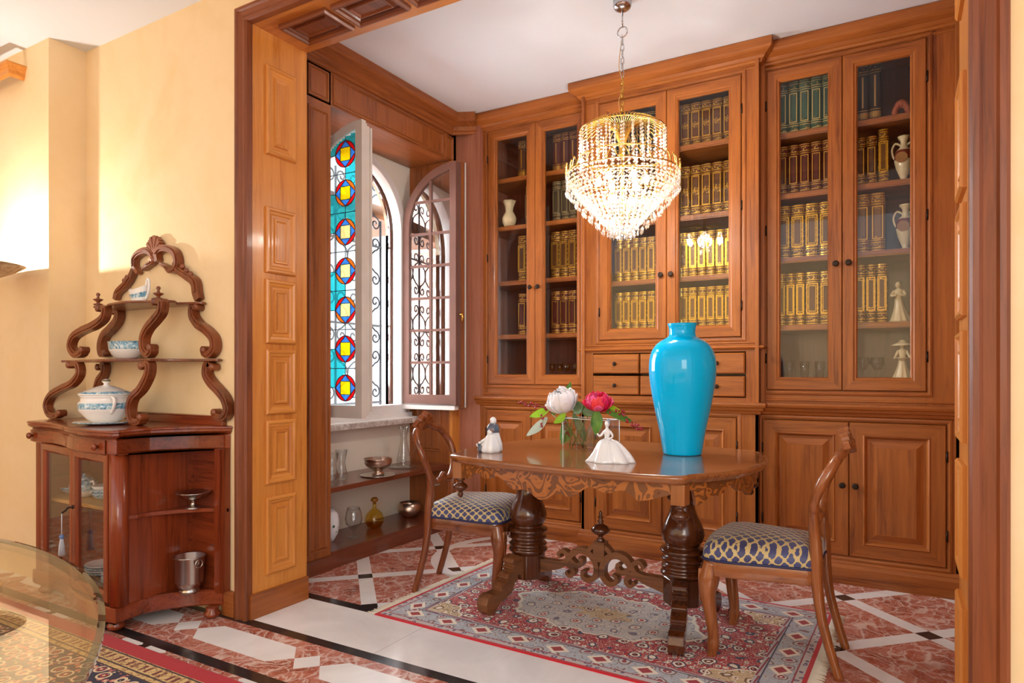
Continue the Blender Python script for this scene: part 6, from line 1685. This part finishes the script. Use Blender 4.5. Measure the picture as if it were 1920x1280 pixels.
b = MB(); b.lathe([(0.028, 0.004), (0.044, 0.010), (0.059, 0.036), (0.060, 0.045), (0, 0.045)], glassmat('amber_liquor', (0.85, 0.52, 0.05, 1), 1.0), c=(p.x, p.y, Z1), seg=30); x = b.build('liquor', o)
b = MB(); b.lathe([(0.008, 0.160), (0.009, 0.172), (0.024, 0.182), (0.026, 0.192), (0.016, 0.204), (0, 0.207)], plain('amber_stopper', srgb(150, 96, 30), 0.1, coat=0.5), c=(p.x, p.y, Z1), seg=24); b.build('stopper', o)
vessel('hammered_bowl', 768, 968, Z1, [(0.035, 0), (0.062, 0.010), (0.086, 0.045), (0.088, 0.070), (0.074, 0.100), (0.070, 0.103), (0.083, 0.07), (0.05, 0.012), (0, 0.008)], COPPER, 'round tarnished silver bowl at the far end of the floor level shelf', 'bowl', 36, flute=lambda t, z: 1+0.02*math.sin(5*t+z*40))
# upper shelf
vessel('glass_vase', 622, 908, Z2, [(0.030, 0), (0.040, 0.01), (0.044, 0.04), (0.030, 0.10), (0.030, 0.13), (0.044, 0.19), (0.043, 0.19), (0.028, 0.13), (0.028, 0.10), (0.041, 0.04), (0, 0.014)], G_THIN, 'clear round based glass vase nearest the niche post', 'vase')
vessel('glass_vase', 640, 898, Z2, [(0.036, 0), (0.038, 0.01), (0.038, 0.03), (0.024, 0.10), (0.026, 0.12), (0.038, 0.185), (0.037, 0.185), (0.024, 0.12), (0.022, 0.10), (0.035, 0.03), (0, 0.012)], G_THIN, 'clear waisted glass vase beside the silver bowl', 'vase')
o, p = vessel('silver_tray', 709, 891, Z2, [(0.05, 0), (0.115, 0.003), (0.118, 0.007), (0.11, 0.006), (0, 0.003)], SILVER, 'round silver tray under the fluted punch bowl', 'tray', 48)
b = MB(); b.lathe([(0.040, 0.0), (0.042, 0.006), (0.030, 0.016), (0.028, 0.026), (0.045, 0.036), (0.076, 0.058), (0.086, 0.076), (0.088, 0.080), (0.088, 0.098), (0.094, 0.104), (0.088, 0.102), (0.078, 0.066), (0, 0.04)], COPPER, c=(p.x, p.y, Z2+0.0075), seg=96, flute=lambda t, z: 1+(0.025*abs(math.sin(20*t)) if 0.03 < z < 0.078 else 0))
tag(b.build('punch_bowl', loc=(p.x, p.y, Z2+0.0075)), 'fluted silver punch bowl on a foot standing on the round tray', 'bowl')
o, p = vessel('glass_plate', 757, 876, Z2, [(0.04, 0), (0.10, 0.006), (0.102, 0.009), (0.04, 0.004), (0, 0.004)], G_THIN, 'clear glass plate beneath the tall glass jug', 'plate', 40)
t = thing('glass_jug', (p.x, p.y, Z2+0.009), 'tall slender clear glass jug with handle behind the chair back', 'jug')
b = MB(); b.lathe([(0.04, 0.0), (0.05, 0.01), (0.052, 0.04), (0.035, 0.12), (0.022, 0.18), (0.024, 0.24), (0.034, 0.28), (0.033, 0.28), (0.021, 0.20), (0.033, 0.12), (0.048, 0.04), (0, 0.012)], G_THIN, c=(p.x, p.y, Z2+0.009), seg=32); b.build('body', t)
b = MB(); b.tube(smooth_path([(p.x+0.03, p.y+0.01, Z2+0.26), (p.x+0.075, p.y+0.02, Z2+0.22), (p.x+0.08, p.y+0.02, Z2+0.13), (p.x+0.045, p.y+0.01, Z2+0.07)], 5), 0.005, G_THIN, 8); b.build('handle', t)
